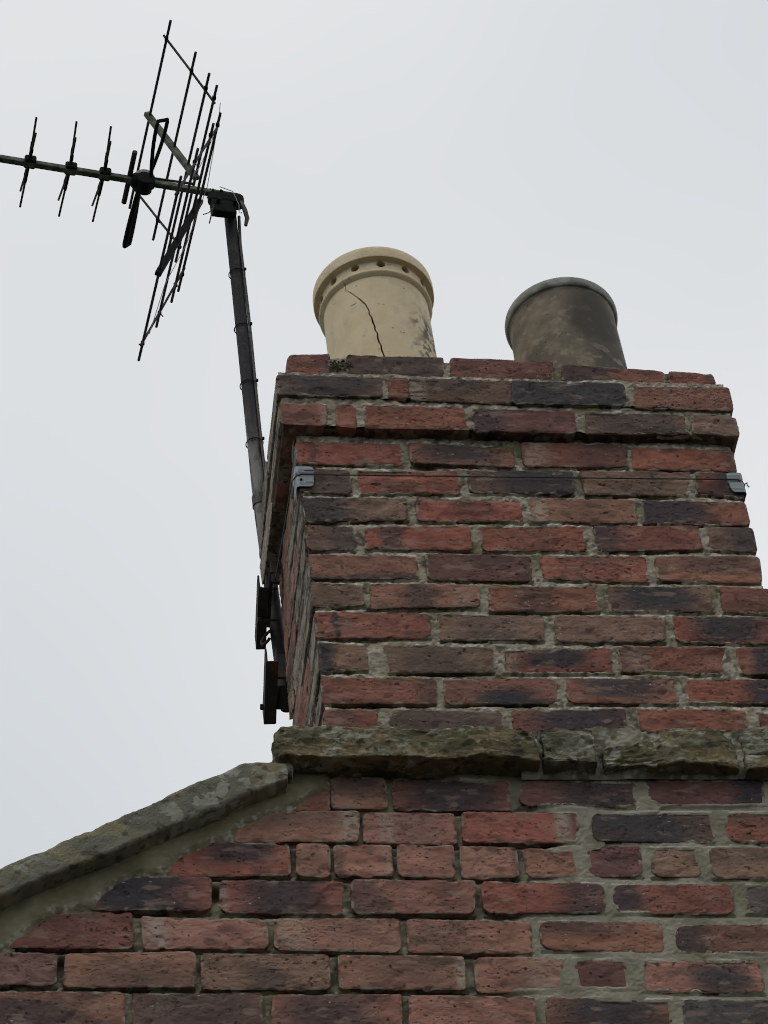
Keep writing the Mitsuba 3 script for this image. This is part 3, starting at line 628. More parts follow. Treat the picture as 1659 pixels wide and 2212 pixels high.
# the solid inside: what the joints of the flanks and soffits show
core = [trimesh.Trimesh(np.array([(xl_main(z) + .012 if s == 0 else xr_main(z) - .010, y, z) for z in (-.92, -.028) for y in (.024, .398) for s in (0, 1)]),
                        [[0, 1, 5], [0, 5, 4], [1, 3, 7], [1, 7, 5], [3, 2, 6], [3, 6, 7], [2, 0, 4], [2, 4, 6], [4, 5, 7], [4, 7, 6], [0, 2, 3], [0, 3, 1]], process=False)]
for g_, zt0, zb0 in (('T3', .058, -.021), ('T2', .128, .052), ('T1', .208, .124)):
    sl = .010 if g_ != 'T1' else .026
    xa, xb, ya, yb = XL[g_] + .006, XR[g_] - .008, YF[g_] + .014, YB[g_] - .004
    v = [(xa, ya, zb0), (xb, ya, zb0 - sl + .004), (xb, yb, zb0 - sl + .004), (xa, yb, zb0), (xa, ya, zt0), (xb, ya, zt0 - sl), (xb, yb, zt0 - sl), (xa, yb, zt0)]
    core.append(trimesh.Trimesh(v, [[0, 2, 1], [0, 3, 2], [4, 5, 6], [4, 6, 7], [0, 1, 5], [0, 5, 4], [1, 2, 6], [1, 6, 5], [2, 3, 7], [2, 7, 6], [3, 0, 4], [3, 4, 7]], process=False))
obj('mortar_core', cat(core), 'mortar_core', stack)
# flaunching: the sloped mortar cap that beds the pots
fx, fy = np.linspace(.03, .875, 60), np.linspace(.012, .385, 40); FX, FY = np.meshgrid(fx, fy); e = np.minimum(np.minimum(FX - .03, .875 - FX), np.minimum(FY - .012, .385 - FY))
FZ = .2005 - .030 * (FX - .03) / .845 + .035 * sstep(0, .14, e) + .006 * nz(np.stack([FX, FY, 0 * FX], -1), 20, 3); FZ[0], FZ[-1], FZ[:, 0], FZ[:, -1] = FZ[0] - .03, FZ[-1] - .03, FZ[:, 0] - .03, FZ[:, -1] - .03
fi = np.arange(FX.size).reshape(FX.shape)
obj('flaunching', (np.stack([FX.ravel(), FY.ravel(), FZ.ravel()], -1), np.stack([fi[:-1, :-1].ravel(), fi[:-1, 1:].ravel(), fi[1:, 1:].ravel(), fi[1:, :-1].ravel()], -1)), 'mortar_core', stack, smooth=True)
# moss on the top course
g = rng(5); tufts = []
for _ in range(130):
    x = .1135 + g.normal(0, .017); z = .187 + g.uniform(-.030, .010) * (1 - .3 * abs(x - .1135) / .02); r = g.uniform(.0009, .0024)
    s = trimesh.creation.icosphere(1, r); s.vertices *= [1.2, .5, 1.1]; s.apply_translation((x, -.0055 + g.uniform(-.0015, .0015), z)); tufts.append(s)
obj('moss', cat(tufts), 'moss_tufts', stack, kind='stuff')

# ------------------------------------------------------------------ stone ledge under the stack
LEDGE = [  # stations (x, z_top, z_bottom, y_front, y_back), amp, seed
    ([(-.095, -.866, -.925, -.050, .42), (-.085, -.861, -.931, -.055, .42), (.046, -.862, -.933, -.055, .42), (.12, -.862, -.930, -.054, .42), (.19, -.858, -.936, -.048, .42), (.27, -.858, -.928, -.054, .42), (.374, -.858, -.936, -.046, .42)], .0085, 8),
    ([(.384, -.852, -.936, -.046, .10), (.43, -.850, -.936, -.046, .10), (.478, -.855, -.938, -.042, .10)], .0075, 14),
    ([(.494, -.890, -.937, -.030, .10), (.55, -.884, -.937, -.033, .10), (.585, -.874, -.938, -.035, .10), (.62, -.850, -.938, -.040, .10), (.71, -.846, -.940, -.038, .10), (.738, -.866, -.942, -.030, .10)], .0085, 23),
    ([(.755, -.850, -.905, -.024, .10), (.80, -.846, -.905, -.030, .10), (.92, -.846, -.905, -.034, .10)], .0055, 29),
    ([(.752, -.909, -.946, -.034, .10), (.92, -.909, -.946, -.036, .10)], .0045, 31)]
for st, amp, sd_ in LEDGE:
    obj('ledge_stone', stone(st, .005, amp, sd_, .006), 'lichen_stone' if sd_ in (14, 29) else 'ledge_stone', stack, smooth=35)
def bed_style(X, Z, P, sd, up, dn):
    w = .004 + .030 * nz(P, 24, 51, 4) + .006 * nz(P, 200, 52, 2)
    c = mixc((.15, .14, .10), (.27, .26, .21), sstep(.35, .65, meshkit.fbm(P * 40, 3, 53))); c = mixc(c, (.46, .45, .40), sstep(.58, .70, meshkit.fbm(P * 120, 2, 54)) * .6); return w, c
m, c = mortar_sheet(.30, .93, -.952, -.828, .004, [], lambda a, h, w: np.stack([a, -.018 * sstep(-.953, -.925, h) + w * (.25 + .75 * sstep(-.945, -.92, h)), h], -1), bed_style, 4, lambda X, Z: (Z > -.947) & (Z < -.838 - .014 * np.sin(X * 21) - .012 * sstep(.47, .36, X)) & (X > .34))
obj('ledge_mortar', m, 'mortar_rough', stack, smooth=True, color=c, label='pale broken mortar bedding the ledge stones')

# ------------------------------------------------------------------ gable wall
gable = thing('gable_wall', 'old red brick gable wall below the ledge, right half repointed in grey cement', 'wall')
cuts_bl = []
for bi, b in enumerate(BY['G']):
    seed += 1; q = quad(b)
    if bi in (4, 9): cuts_bl.append((q[3, 0] + .001, q[3, 1] + .001, .021))
    add_brick(gable, q, .10, seed, b[2], b[3], b[4], front(0.0), crn=.008 if q[:, 0].mean() > np.interp(q[:, 1].mean(), ZB[:, 1], ZB[:, 0]) else 0)
gq = [quad(b) for b in BY['G']]
def under_roof(X, Z): return Z < np.interp(X, [-.62, -.474, -.408, -.26, -.11, -.06, 2], [-1.235, -1.150, -1.112, -1.038, -.955, -.925, -.925])
m, c = mortar_sheet(-.62, .860, -1.560, -.925, .003, gq, front(0.0), gable_style, 2, under_roof, holes=[(-.478, -1.342, .012), (-.216, -1.194, .010)], patches=cuts_bl)
obj('mortar', m, 'mortar_rough', gable, smooth=True, color=c)
# smooth cement fillet under the coping, feathered over the bricks
low = [(-.62, -1.335), (-.589, -1.3223), (-.5638, -1.313), (-.5535, -1.2985), (-.4887, -1.237), (-.4552, -1.2324), (-.4177, -1.2279), (-.4134, -1.2129), (-.3837, -1.1796), (-.3439, -1.1597), (-.3018, -1.1544), (-.2934, -1.1432), (-.2683, -1.1159),
       (-.2411, -1.1023), (-.2083, -1.0853), (-.1749, -1.0787), (-.174, -1.0674), (-.1524, -1.0447), (-.1164, -1.0291), (-.0719, -1.0109), (-.0608, -1.0074), (-.0344, -.9832), (-.0015, -.9646), (.0019, -.930)]
high = [(.0019, -.915), (-.06, -.915), (-.11, -.945), (-.26, -1.028), (-.408, -1.102), (-.474, -1.140), (-.62, -1.225)]
zone = Polygon(low + high).buffer(.008); line = LineString(low)
xs, zs = np.arange(-.625, .015, .0035), np.arange(-1.345, -.90, .0035); X, Z = np.meshgrid(xs, zs)
pts = shapely.points(X, Z); ins = shapely.contains(zone, pts); dl = shapely.distance(line, pts) * np.where(shapely.contains(Polygon(low + high), pts), 1, -1)
P3 = np.stack([X, Z, 0 * X + 3], -1)
Y = .0035 - .0095 * sstep(-.004, .013, dl + .006 * nz(P3, 60, 61, 2)) + .004 * nz(P3, 18, 62, 3) + .0010 * nz(P3, 160, 63, 2)
cc = mixc((.165, .150, .092), (.215, .200, .135), sstep(.3, .7, meshkit.fbm(P3 * 22, 4, 64))); cc = mixc(cc, (.42, .42, .36), sstep(.56, .68, meshkit.fbm(P3 * 130, 3, 65)) * sstep(.014, .001, np.abs(dl - .003)) * .9)
cc = mixc(cc, (.105, .100, .062), sstep(.45, .7, meshkit.fbm(P3 * 14, 4, 66)) * .6) * (.85 + .3 * meshkit.fbm(P3 * 120, 2, 67))[..., None]
ii = np.arange(X.size).reshape(X.shape); cell = ins[:-1, :-1] & ins[1:, :-1] & ins[:-1, 1:] & ins[1:, 1:]
a, b_, c_, d_ = ii[:-1, :-1][cell], ii[:-1, 1:][cell], ii[1:, 1:][cell], ii[1:, :-1][cell]
obj('cement_fillet', trimesh.Trimesh(np.stack([X.ravel(), Y.ravel(), Z.ravel()], -1), np.concatenate([np.stack([a, b_, c_], -1), np.stack([a, c_, d_], -1)]), process=False), 'mortar_rough', gable, smooth=True, color=cc.reshape(-1, 3),
    label='smooth olive cement fillet raking up under the coping')
# coping stones that follow the roof slope
PX = np.array([-1.35, -.85, -.594, -.55, -.506, -.461, -.4056, -.4002, -.352, -.325, -.3208, -.295, -.251, -.204, -.151, -.113, -.081]); PT = np.array([-1.61, -1.33, -1.180, -1.152, -1.132, -1.103, -1.076, -1.071, -1.043, -1.031, -1.0293, -1.012, -.987, -.962, -.933, -.932, -.936])
PB = np.interp(PX, [-1.35, -.85, -.579, -.5175, -.476, -.442, -.371, -.328, -.2635, -.1534, -.126, -.098, -.076], [-1.67, -1.385, -1.236, -1.201, -1.182, -1.163, -1.130, -1.105, -1.071, -1.010, -.999, -.985, -.976])
def coping(i0, i1, gap0, gap1, sd_):
    st = [(PX[i] , PT[i], PB[i], -.044, .30) for i in range(i0, i1)]
    st[0] = (st[0][0] + gap0, *st[0][1:]); st[-1] = (st[-1][0] - gap1, *st[-1][1:])
    return stone(st, .005, .0036, sd_, .009, fine=.0012, bedding=.25)
obj('coping_stone', coping(0, 3, 0, .001, 41), 'coping_stone_rough', gable, smooth=35)
obj('coping_stone', coping(2, 17, .002, 0, 47), 'coping_stone_rough', gable, smooth=35)
pk = stone([(-.125, -.930, -.955, -.03, .1), (-.09, -.913, -.955, -.034, .1), (-.07, -.918, -.955, -.034, .1)], .005, .005, 53, .010)
obj('packing_stone', pk, 'coping_stone_rough', gable, smooth=35)
# the wall below and beyond the picture, and the roof behind
def roof_r(x): return -.955 - max(0.0, x - .93) * .66
def roof_l(x): return float(np.interp(x, [-3.2, -1.35, -.85, -.62, -.11], [-2.72, -1.70, -1.42, -1.25, -.95]))
def slab(poly, y0, th=.25):
    ms = [trimesh.creation.extrude_polygon(p, th, engine='earcut') for p in getattr(poly, 'geoms', [poly])]
    m = cat(ms); m.apply_transform(np.array([[1, 0, 0, 0], [0, 0, 1, y0], [0, 1, 0, 0], [0, 0, 0, 1.0]])); m.fix_normals(); return m
outline = Polygon([(-3.2, GROUND_Z), (3.2, GROUND_Z), (3.2, roof_r(3.2)), (.93, -.955), (-.05, -.955), (-.30, -1.075), (-.62, -1.26), (-.85, -1.42), (-1.35, -1.70), (-3.2, -2.72)])
seen = shapely.box(-.618, -1.558, .858, -.9)
obj('wall_core', cat([slab(outline.intersection(seen), .028), slab(outline.intersection(shapely.box(-3.2, -2.25, 3.2, -.9)).difference(seen), .010)]), 'mortar_core', gable)
obj('lower_wall', slab(outline.intersection(shapely.box(-3.3, GROUND_Z, 3.3, -2.25)), .003), 'distant_brick', gable)
rows_g = []
for b in BY['G']:
    if not rows_g or b[1][0] < rows_g[-1][-1][1][0]: rows_g.append([])
    rows_g[-1].append(b)
outer = []
def outer_brick(x, zt, zb, L):
    global seed
    if zt > roof_r(x + L) - .06 or zt > roof_l(x) - .06: return
    seed += 1; gg = rng(seed); q = np.array([(x, zt), (x + L, zt - .004), (x + L, zb - .004), (x, zb)])
    bid = brick_id(gg.choice(['R', 'r', 'P', 'B', 'b', 'o', 'O', 'm']), (gg.uniform(.2, .8), .35, .5, .6, gg.choice([0, 0, .8])), None, L, .068, seed)
    outer.append(brick_mesh(q, .09, seed, bid, front(.001)))
for ri, row in enumerate(rows_g):
    q = quad(row[-1]); x = q[1, 0] + .009
    while x < 2.0: outer_brick(x, q[1, 1], q[2, 1], .217); x += .226
    if ri >= len(rows_g) - 2:
        q = quad(row[0]); x = q[0, 0] - .226
        while x > -1.9: outer_brick(x, q[0, 1], q[3, 1], .217); x -= .226
q = quad(rows_g[-1][0])
for k in range(1, 10):
    x = -1.95 + .113 * (k % 2)
    while x < 2.0:
        z = q[0, 1] - k * .0805 - .017 * (x - q[0, 0]); outer_brick(x, z, z - .070, .217); x += .226
uvs = np.concatenate([o[1] for o in outer]); obj('outer_brickwork', cat([o[0] for o in outer]), 'brick_clay', gable, smooth=True, uv=uvs, kind='stuff')
xr_ = np.linspace(.955, 3.15, 10); obj('coping_stone', stone([(x, roof_r(x) + .055, roof_r(x) - .015, -.044, .30) for x in xr_], .012, .0055, 61, .009, fine=.0012, bedding=.25), 'coping_stone_rough', gable, smooth=35)
for k in range(2):
    s = -1 if k == 0 else 1
    if k == 0: v = [(-4.3, -.02, -3.36), (-.13, -.02, -.985), (-.13, 7, -.985), (-4.3, 7, -3.36)]
    else: v = [(.95, .28, -.985), (3.3, .28, -2.54), (3.3, 7, -2.54), (.95, 7, -.985)]
    v = np.array(v) + [[0, .28 if k == 0 else 0, -.005]]; v[2:, 1] -= .28 if k == 0 else 0
    v = np.vstack([v, v - [0, 0, .05]])
    obj('roof_slope', trimesh.Trimesh(v, [[0, 1, 2], [0, 2, 3], [4, 6, 5], [4, 7, 6], [0, 4, 5], [0, 5, 1], [1, 5, 6], [1, 6, 2], [2, 6, 7], [2, 7, 3], [3, 7, 4], [3, 4, 0]], process=False), 'roof_slate', gable)

# ------------------------------------------------------------------ chimney pots
cx, cy = .255, .20
pot = thing('chimney_pot', 'cream clay chimney pot with holes under its rim and a long crack', 'chimney pot', 'pots on the chimney stack')
body = to_man(lathe([(.108, .20), (.1165, .20), (.1150, .40), (.1145, .590), (.106, .590)], cx, cy, 128))
path = [(-131.2, .606), (-131.5, .592), (-131.6, .566), (-128.8, .562), (-124, .544), (-118.5, .525), (-114.5, .5085), (-111.6, .496), (-110.6, .486), (-109.1, .476), (-109.4, .463), (-107.4, .451), (-107.0, .436), (-105.5, .420), (-105.9, .408), (-103.8, .397), (-104.4, .382), (-103.6, .367), (-102.0, .356), (-102.3, .344), (-100.7, .323), (-99.5, .300)]
cuts = []
for i in range(len(path) - 1):
    pr = []
    for (th, z), wd in ((path[i], .0007 + .0011 * min(i, 12) / 12), (path[i + 1], .0007 + .0011 * min(i + 1, 12) / 12)):
        for r in (.1035, .1265 if i < 2 else .119):
            a = math.radians(th); pr.append(manifold3d.Manifold.sphere(wd * (1.5 if i in (5, 6) else 1), 6).translate((cx + r * math.cos(a), cy + r * math.sin(a), z)))
    cuts.append(manifold3d.Manifold.batch_hull(pr))
obj('body', from_man(body - manifold3d.Manifold.batch_boolean(cuts, manifold3d.OpType.Add)), 'cream_clay', pot, smooth=30)
def bead(r0, z0, z1, bulge, n=10):
    zz = np.linspace(z0, z1, n); t = np.linspace(0, np.pi, n); return [(r0 + bulge * math.sin(a), z) for a, z in zip(t, zz)]
obj('collar', from_man(to_man(lathe([(.1085, .6045)] + [(.1085, .5845)] + bead(.1152, .5845, .6045, .0088), cx, cy, 128)) - manifold3d.Manifold.batch_boolean(cuts[:3], manifold3d.OpType.Add)), 'cream_clay', pot, smooth=30)
rim = to_man(lathe([(.106, .602), (.1185, .602), (.1183, .6285), (.1205, .6305), (.1290, .6310), (.1312, .6322), (.1322, .6350), (.1322, .655), (.1312, .6640), (.1285, .6685), (.122, .670), (.114, .664), (.106, .640)], cx, cy, 128))
hs = []
for k in range(13):
    a = math.radians(-172.5 + k * 27.7); c3 = manifold3d.Manifold.cylinder(.05, .0100, .0100, 24, True).rotate((0, 90, 0)).rotate((0, 0, math.degrees(a)))
    hs.append(c3.translate((cx + .118 * math.cos(a), cy + .118 * math.sin(a), .6200)))
obj('rim', from_man(rim - manifold3d.Manifold.batch_boolean(hs, manifold3d.OpType.Add)), 'cream_clay', pot, smooth=30)
def added_liner(pt, x, y, top):  # added dark tube inside the pot, blocks the sky behind holes and crack
    obj('added_liner', lathe([(.094, .20), (.100, .20), (.100, top), (.094, top)], x, y, 64), 'liner_black', pt, smooth=30)
added_liner(pot, cx, cy, .655)
cx2, cy2 = .6626, .20
pot2 = thing('chimney_pot', 'soot blackened clay chimney pot with a grey rolled rim and no holes', 'chimney pot', 'pots on the chimney stack')
labels[pot2].pop('group'); labels[pot].pop('group')
obj('body', lathe([(.104, .17), (.1185, .17), (.1165, .45), (.1145, .570), (.104, .570)], cx2, cy2, 128), 'sooty_clay', pot2, smooth=30)
obj('rim', lathe([(.104, .588), (.104, .5560), (.1142, .5560), (.1160, .5600), (.1205, .5612), (.1228, .5640), (.1238, .5690), (.1240, .5780), (.1228, .5840), (.1190, .5885), (.112, .590)], cx2, cy2, 128), 'grey_rim_clay', pot2, smooth=30)

# ------------------------------------------------------------------ television aerial
aer = thing('tv_aerial', 'dark television aerial with grid reflector on a tall mast behind the chimney', 'aerial')
PH = math.radians(7); E = np.array([math.sin(PH), -math.cos(PH), 0]); B = np.array([-math.cos(PH), -math.sin(PH), 0]); Zv = np.array([0, 0, 1.0]); M0 = np.array([0, .43, 1.24])
def AP(s, z, e=0.0): return M0 + s * B + z * Zv + e * E
def bar(p0, p1, w, h, r=.0015, up=None):
    """a square bar from p0 to p1"""
    p0, p1 = np.asarray(p0, float), np.asarray(p1, float); L = np.linalg.norm(p1 - p0); t = (p1 - p0) / L
    up = Zv if up is None else up
    a = np.cross(t, up); a /= np.linalg.norm(a); b = np.cross(a, t)
    m = rbox(0, L, -w / 2, w / 2, -h / 2, h / 2, r); M = np.eye(4); M[:3, 0], M[:3, 1], M[:3, 2], M[:3, 3] = t, -a, b, p0
    m.apply_transform(M); return m
def mast_x(z): return .0004 + .021 * max(0.0, .25 - z)
mz = np.linspace(-.33, 1.262, 40)
obj('mast', tube([(mast_x(z), .462, z) for z in mz], .0148, 20), 'weathered_alu', aer, smooth=40)
def boom_z(s): return .066 + .064 * s
obj('boom', bar(AP(-.02, boom_z(-.02)), AP(.78, boom_z(.78)), .0145, .0145, .002), 'algae_boom', aer)
cz = tube([(mast_x(z) + .0160 + .0010 * math.sin(z * 9) + .004 * max(0, (z - 1.15) / .1), .452, z) for z in np.linspace(.12, 1.255, 60)], .0036, 8)
obj('cable', cz, 'black_cable', aer, smooth=40)
for z in (1.05, .852, .655, .461):
    x = mast_x(z)
    band = tube([(x + .0175 * math.cos(t) + .003 * max(0, math.cos(t)), .462 + .0175 * math.sin(t), z + .002 * math.cos(t)) for t in np.linspace(0, 2 * np.pi, 25)], .0013, 6, False)
    nub = rbox(x + .0175, x + .0222, .444, .450, z - .002, z + .004, .001)
    obj('cable_tie', cat([band, nub]), 'black_plastic', aer)
obj('tape_band', tube([(mast_x(z), .462, z) for z in np.linspace(.258, .288, 4)], .0170, 20), 'black_cable', aer, smooth=40)
# clamp head
head = [bar(AP(.055, .048), AP(-.032, .046), .026, .044, .010), bar(AP(.050, .012), AP(-.010, .012), .022, .046, .004), tube([AP(-.006, .02, -.02), AP(-.006, .02, .024)], .005, 8), tube([AP(.034, .02, -.02), AP(.034, .02, .024)], .005, 8)]
obj('mast_clamp', cat(head), 'black_plastic', aer)
g = rng(31); crust = []
for _ in range(30):
    s_, z_, e_ = g.uniform(-.03, .052), g.choice([.066, g.uniform(.02, .066)]), g.choice([-.013, .013, g.uniform(-.012, .012)])
    b = trimesh.creation.icosphere(1, g.uniform(.0012, .0030)); b.apply_translation(AP(s_, z_, e_)); crust.append(b)
obj('moss', cat(crust), 'moss_tufts', aer, kind='stuff')
obj('cable', tube([AP(-.020, .02, .020), AP(-.026, -.012, .022), AP(-.030, -.040, .020), AP(-.026, -.062, .015)], [.005, .006, .0055, .004], 8), 'black_cable', aer, smooth=40)
obj('cable_tail', tube([AP(.048, -.004, .02), AP(.055, -.04, .02), AP(.062, -.074, .018)], .0016, 6), 'black_cable', aer)
obj('cable_tail', tube([AP(.046, -.004, .015), AP(.060, -.030, .015), AP(.074, -.036, .012)], .0012, 6), 'black_cable', aer)
# reflector
def rod(name, c, t0, t1, r=.0033, parent=aer, mat='tarnished_rod', bend=.0):
    ts = np.linspace(t0, t1, 9); return obj(name, tube([AP(c[0], c[1] + bend * math.sin(3 * t * 9), t) for t in ts], r, 8), mat, parent, smooth=40)
up = thing_part = None
sup_u = obj('reflector_arm', bar(AP(.078, .118), AP(.1875, .357), .016, .012, .0015, E), 'algae_boom', aer)
sup_l = obj('reflector_arm', bar(AP(.074, .032), AP(.190, -.265), .015, .012, .0015, E), 'black_plastic', aer)
for c, r0, r1 in (((.1809, .3453), -.283, .282), ((.1272, .2277), -.282, .282), ((.0962, .1660), -.272, .270), ((.0790, .1300), -.266, .264)):
    rod('reflector_rod', c, r0, r1)
for c, r0, r1 in (((.1857, -.2512), -.272, .272), ((.1400, -.1330), -.262, .268), ((.0960, -.0200), -.272, .262), ((.0770, .0250), -.272, .262)):
    rod('reflector_rod', c, r0, r1)
for (ca, cb, e_) in (((.187, .360), (.076, .122), .228), ((.187, .360), (.076, .122), -.222), ((.192, -.268), (.074, .030), .232), ((.192, -.268), (.074, .030), -.212)):
    obj('side_bar', tube([AP(*ca, e_), AP(*[(a_ + b2) / 2 for a_, b2 in zip(ca, cb)], e_ * .985), AP(*cb, e_ * .96)], .0030, 8), 'tarnished_rod', aer, smooth=40)
g = rng(77); clips = []
for c in ((.1809, .3453), (.1272, .2277), (.0962, .1660), (.0790, .1300), (.1857, -.2512), (.1400, -.1330), (.0960, -.0200), (.0770, .0250)):
    for e_ in (.228, -.218):
        clips.append(rbox(-.0045, .0045, -.005, .005, -.0042, .0042, .0015).apply_translation(AP(*c, e_)))
        if g.random() < .7: clips.append(tube([AP(*c, e_), AP(c[0] + g.uniform(-.012, .012), c[1] - g.uniform(.006, .014), e_)], .0016, 5))
for i, cl in enumerate(clips[:]):
    pass
obj('rod_clips', cat(clips), 'black_plastic', aer, kind='stuff')
# dipole, its box, the thick first director
obj('dipole_box', cat([bar(AP(.238, .082), AP(.180, .079), .026, .036, .008), tube([AP(.206, .074, .018), AP(.206, .074, -.020)], .021, 16)]), 'black_plastic', aer)
dome = trimesh.creation.icosphere(3, .027); dome.vertices *= [1, .8, 1.0]; dome.apply_translation(AP(.205, .098, -.006)); obj('dipole_cap', dome, 'grey_plastic', aer, smooth=True)
for s, L_ in ((1, .176), (-1, .198)):
    pts = []
    w_ = .012 if s > 0 else .0055
    for t in np.linspace(0, 1, 20): pts.append(AP(.203 + w_ * math.sin(min(1, t * 1.15) * np.pi / 2) - .010 * s, .082, s * (.02 + (L_ - .02) * t)))
    back = [AP(.203 - w_ * math.sin(min(1, t * 1.15) * np.pi / 2) - .010 * s, .094, s * (.02 + (L_ - .02) * t)) for t in np.linspace(1, 0, 20)]
    obj('dipole_loop', tube(np.array(pts + back), .0046 if s > 0 else .0066, 8), 'black_plastic', aer, smooth=40)
obj('director', tube([AP(.2411, .0897, -.076), AP(.2411, .0897, .076)], .0062, 10), 'tarnished_rod', aer, smooth=40)
obj('feed_tube', tube([AP(.1842, .098), AP(.14, .0965), AP(.0863, .0954)], .0032, 8), 'tarnished_rod', aer, smooth=40)
TIPS = [(.4786, [(.113, .022), (.099, -.021), (-.144, .012), (-.133, .060)]), (.3825, [(.105, .044), (.085, .007), (-.161, .022), (-.159, .083)]), (.3015, [(.107, .044), (.093, .004), (-.158, .019), (-.154, .076)]),
        (.5750, [(.108, .035), (.092, -.005), (-.154, .018), (-.148, .070)]), (.6700, [(.108, .035), (.092, -.005), (-.154, .018), (-.148, .070)])]
for s, tips in TIPS:
    z0 = boom_z(s) + .006
    d = obj('director_mount', cat([bar(AP(s + .012, z0), AP(s - .016, z0 - .001), .026, .024, .004)] + [bar(AP(s, z0), AP(s, z0 + .45 * dz, .45 * e_), .009, .007, .002, B) for e_, dz in tips]), 'black_plastic', aer)
    for e_, dz in tips:
        obj('rod', tube([AP(s, z0 + .30 * dz, .30 * e_), AP(s, z0 + dz, e_)], .0026, 8), 'tarnished_rod', d, smooth=40)
obj('stray_wire', tube([AP(.068, .100, .238), AP(.068, .06, .20), AP(.094, .03, .10), AP(.105, .04, .06)], .0009, 5), 'pale_wire', aer)
obj('stray_wire', tube([AP(.075, .034, .23), AP(.070, .01, .06), AP(.105, -.08, -.05), AP(.150, -.17, -.10), AP(.175, -.25, -.19)], .0009, 5), 'pale_wire', aer)
obj('stray_wire', tube([AP(.030, .066, .023), AP(.0, .05, .026), AP(-.012, .0, .026), AP(-.012, -.022, .02)], .0010, 5), 'pale_wire', aer)

# ------------------------------------------------------------------ mast brackets on the stack's rear corner
def bracket(label, z, x_near, x_far, w, y0, y1, bolts):
    k = thing('mast_bracket', label, 'bracket')
    v = []
    c0, c1 = np.array([x_near, y0, z]), np.array([x_far, y1, z])
    arm = [bar(c0, c1, w, .004, .0012), bar(c0 + [-w / 2 + .002, 0, .018], c1 + [-w / 2 + .002, 0, .018], .004, .036, .0012), bar(c0 + [w / 2 - .002, 0, .018], c1 + [w / 2 - .002, 0, .018], .004, .036, .0012)]
    obj('channel', cat(arm), 'black_steel', k)
    return k
ub = bracket('upper black steel mast bracket with wire hooks at the rear corner of the chimney', -.129, -.0320, -.0233, .0205, .323, .50, 0)
lb = bracket('lower plain black steel mast bracket just above the left end of the ledge', -.3385, -.0300, -.0200, .0250, .3205, .50, 0)
def bolt(k, p0, p1, r=.005):
    p0, p1 = np.array(p0), np.array(p1); t = (p1 - p0) / np.linalg.norm(p1 - p0)
    obj('bolt', cat([tube([p0, p1], r * .6, 8), tube([p0 - t * .002, p0 + t * .006], r * 1.25, 6)]), 'black_steel', k)
def arc(c, r, a0, a1, n, u, v): return [np.array(c) + r * (math.cos(a) * np.array(u) + math.sin(a) * np.array(v)) for a in np.linspace(a0, a1, n)]
bolt(ub, (-.036, .405, -.140), (.006, .405, -.140), .005); bolt(ub, (-.034, .37, -.085), (.004, .37, -.085), .004)
obj('j_hook', tube([(-.012, .33, -.075), (-.0125, .36, -.095), (-.013, .40, -.115), (-.014, .43, -.135)], .0048, 8), 'black_steel', ub, smooth=40)
obj('j_hook', tube(arc((-.018, .435, -.160), .016, -.5, 4.0, 16, (0.25, 0, .97), (-.6, .8, 0)), .0032, 8), 'black_steel', ub, smooth=40)
obj('tension_plate', rbox(-.012, .004, .33, .336, -.105, -.045, .001), 'black_steel', ub)
obj('nut', trimesh.creation.cylinder(.009, .010, sections=6).apply_transform(trimesh.transformations.rotation_matrix(np.pi / 2, [0, 1, 0])).apply_translation((-.004, .345, -.062)), 'black_steel', ub)
bolt(lb, (-.040, .46, -.330), (.012, .46, -.330), .005)
obj('mast_shoe', tube([(.006, .43, -.30), (.006, .462, -.335)], [.016, .017], 14), 'black_steel', lb, smooth=40)
obj('clamp_plate', rbox(-.010, .012, .405, .412, -.300, -.235, .0015), 'black_steel', lb)

# ------------------------------------------------------------------ lashing wire and its corner guards
wy = -.0068
wz = lambda x: -.1515 - .0012 * (x / .9) - .0012 * math.sin(math.pi * x / .9) * .4
front_pts = [(x, wy - .0008, wz(x)) for x in np.linspace(.012, .884, 90)]
wire_pts = [(-.004, .40, -.065), (-.006, .30, -.112), (-.003, .012, -.152), (.001, .0, -.1535), (.006, -.0062, -.1525)] + front_pts + [(.894, -.004, -.1535), (.901, .006, -.154), (.903, .05, -.154), (.903, .38, -.15)]
wire = thing('lashing_wire', 'thin twisted wire stretched across the chimney front between two metal corner guards', 'wire')
wp = np.array(wire_pts); obj('strand', tube(wp, .0014, 6), 'dark_wire', wire)
L_ = np.concatenate([[0], np.cumsum(np.linalg.norm(np.diff(wp, axis=0), axis=1))]); tt = np.linspace(.30, L_[-1] - .42, 700)
hp = np.stack([np.interp(tt, L_, wp[:, k]) for k in range(3)], -1); hp[:, 1] += .0009 * np.cos(tt * 1400); hp[:, 2] += .0009 * np.sin(tt * 1400)
obj('strand', tube(hp, .0006, 4), 'dark_wire', wire)
obj('twisted_end', cat([tube([(.901, .003, -.154), (.9035, -.004, -.158), (.903, -.002, -.162), (.9055, .0, -.165), (.907, -.002, -.1645)], .0012, 6), tube([(.9052, 0, -.1645), (.906, -.002, -.168)], .001, 5)]), 'dark_wire', wire)

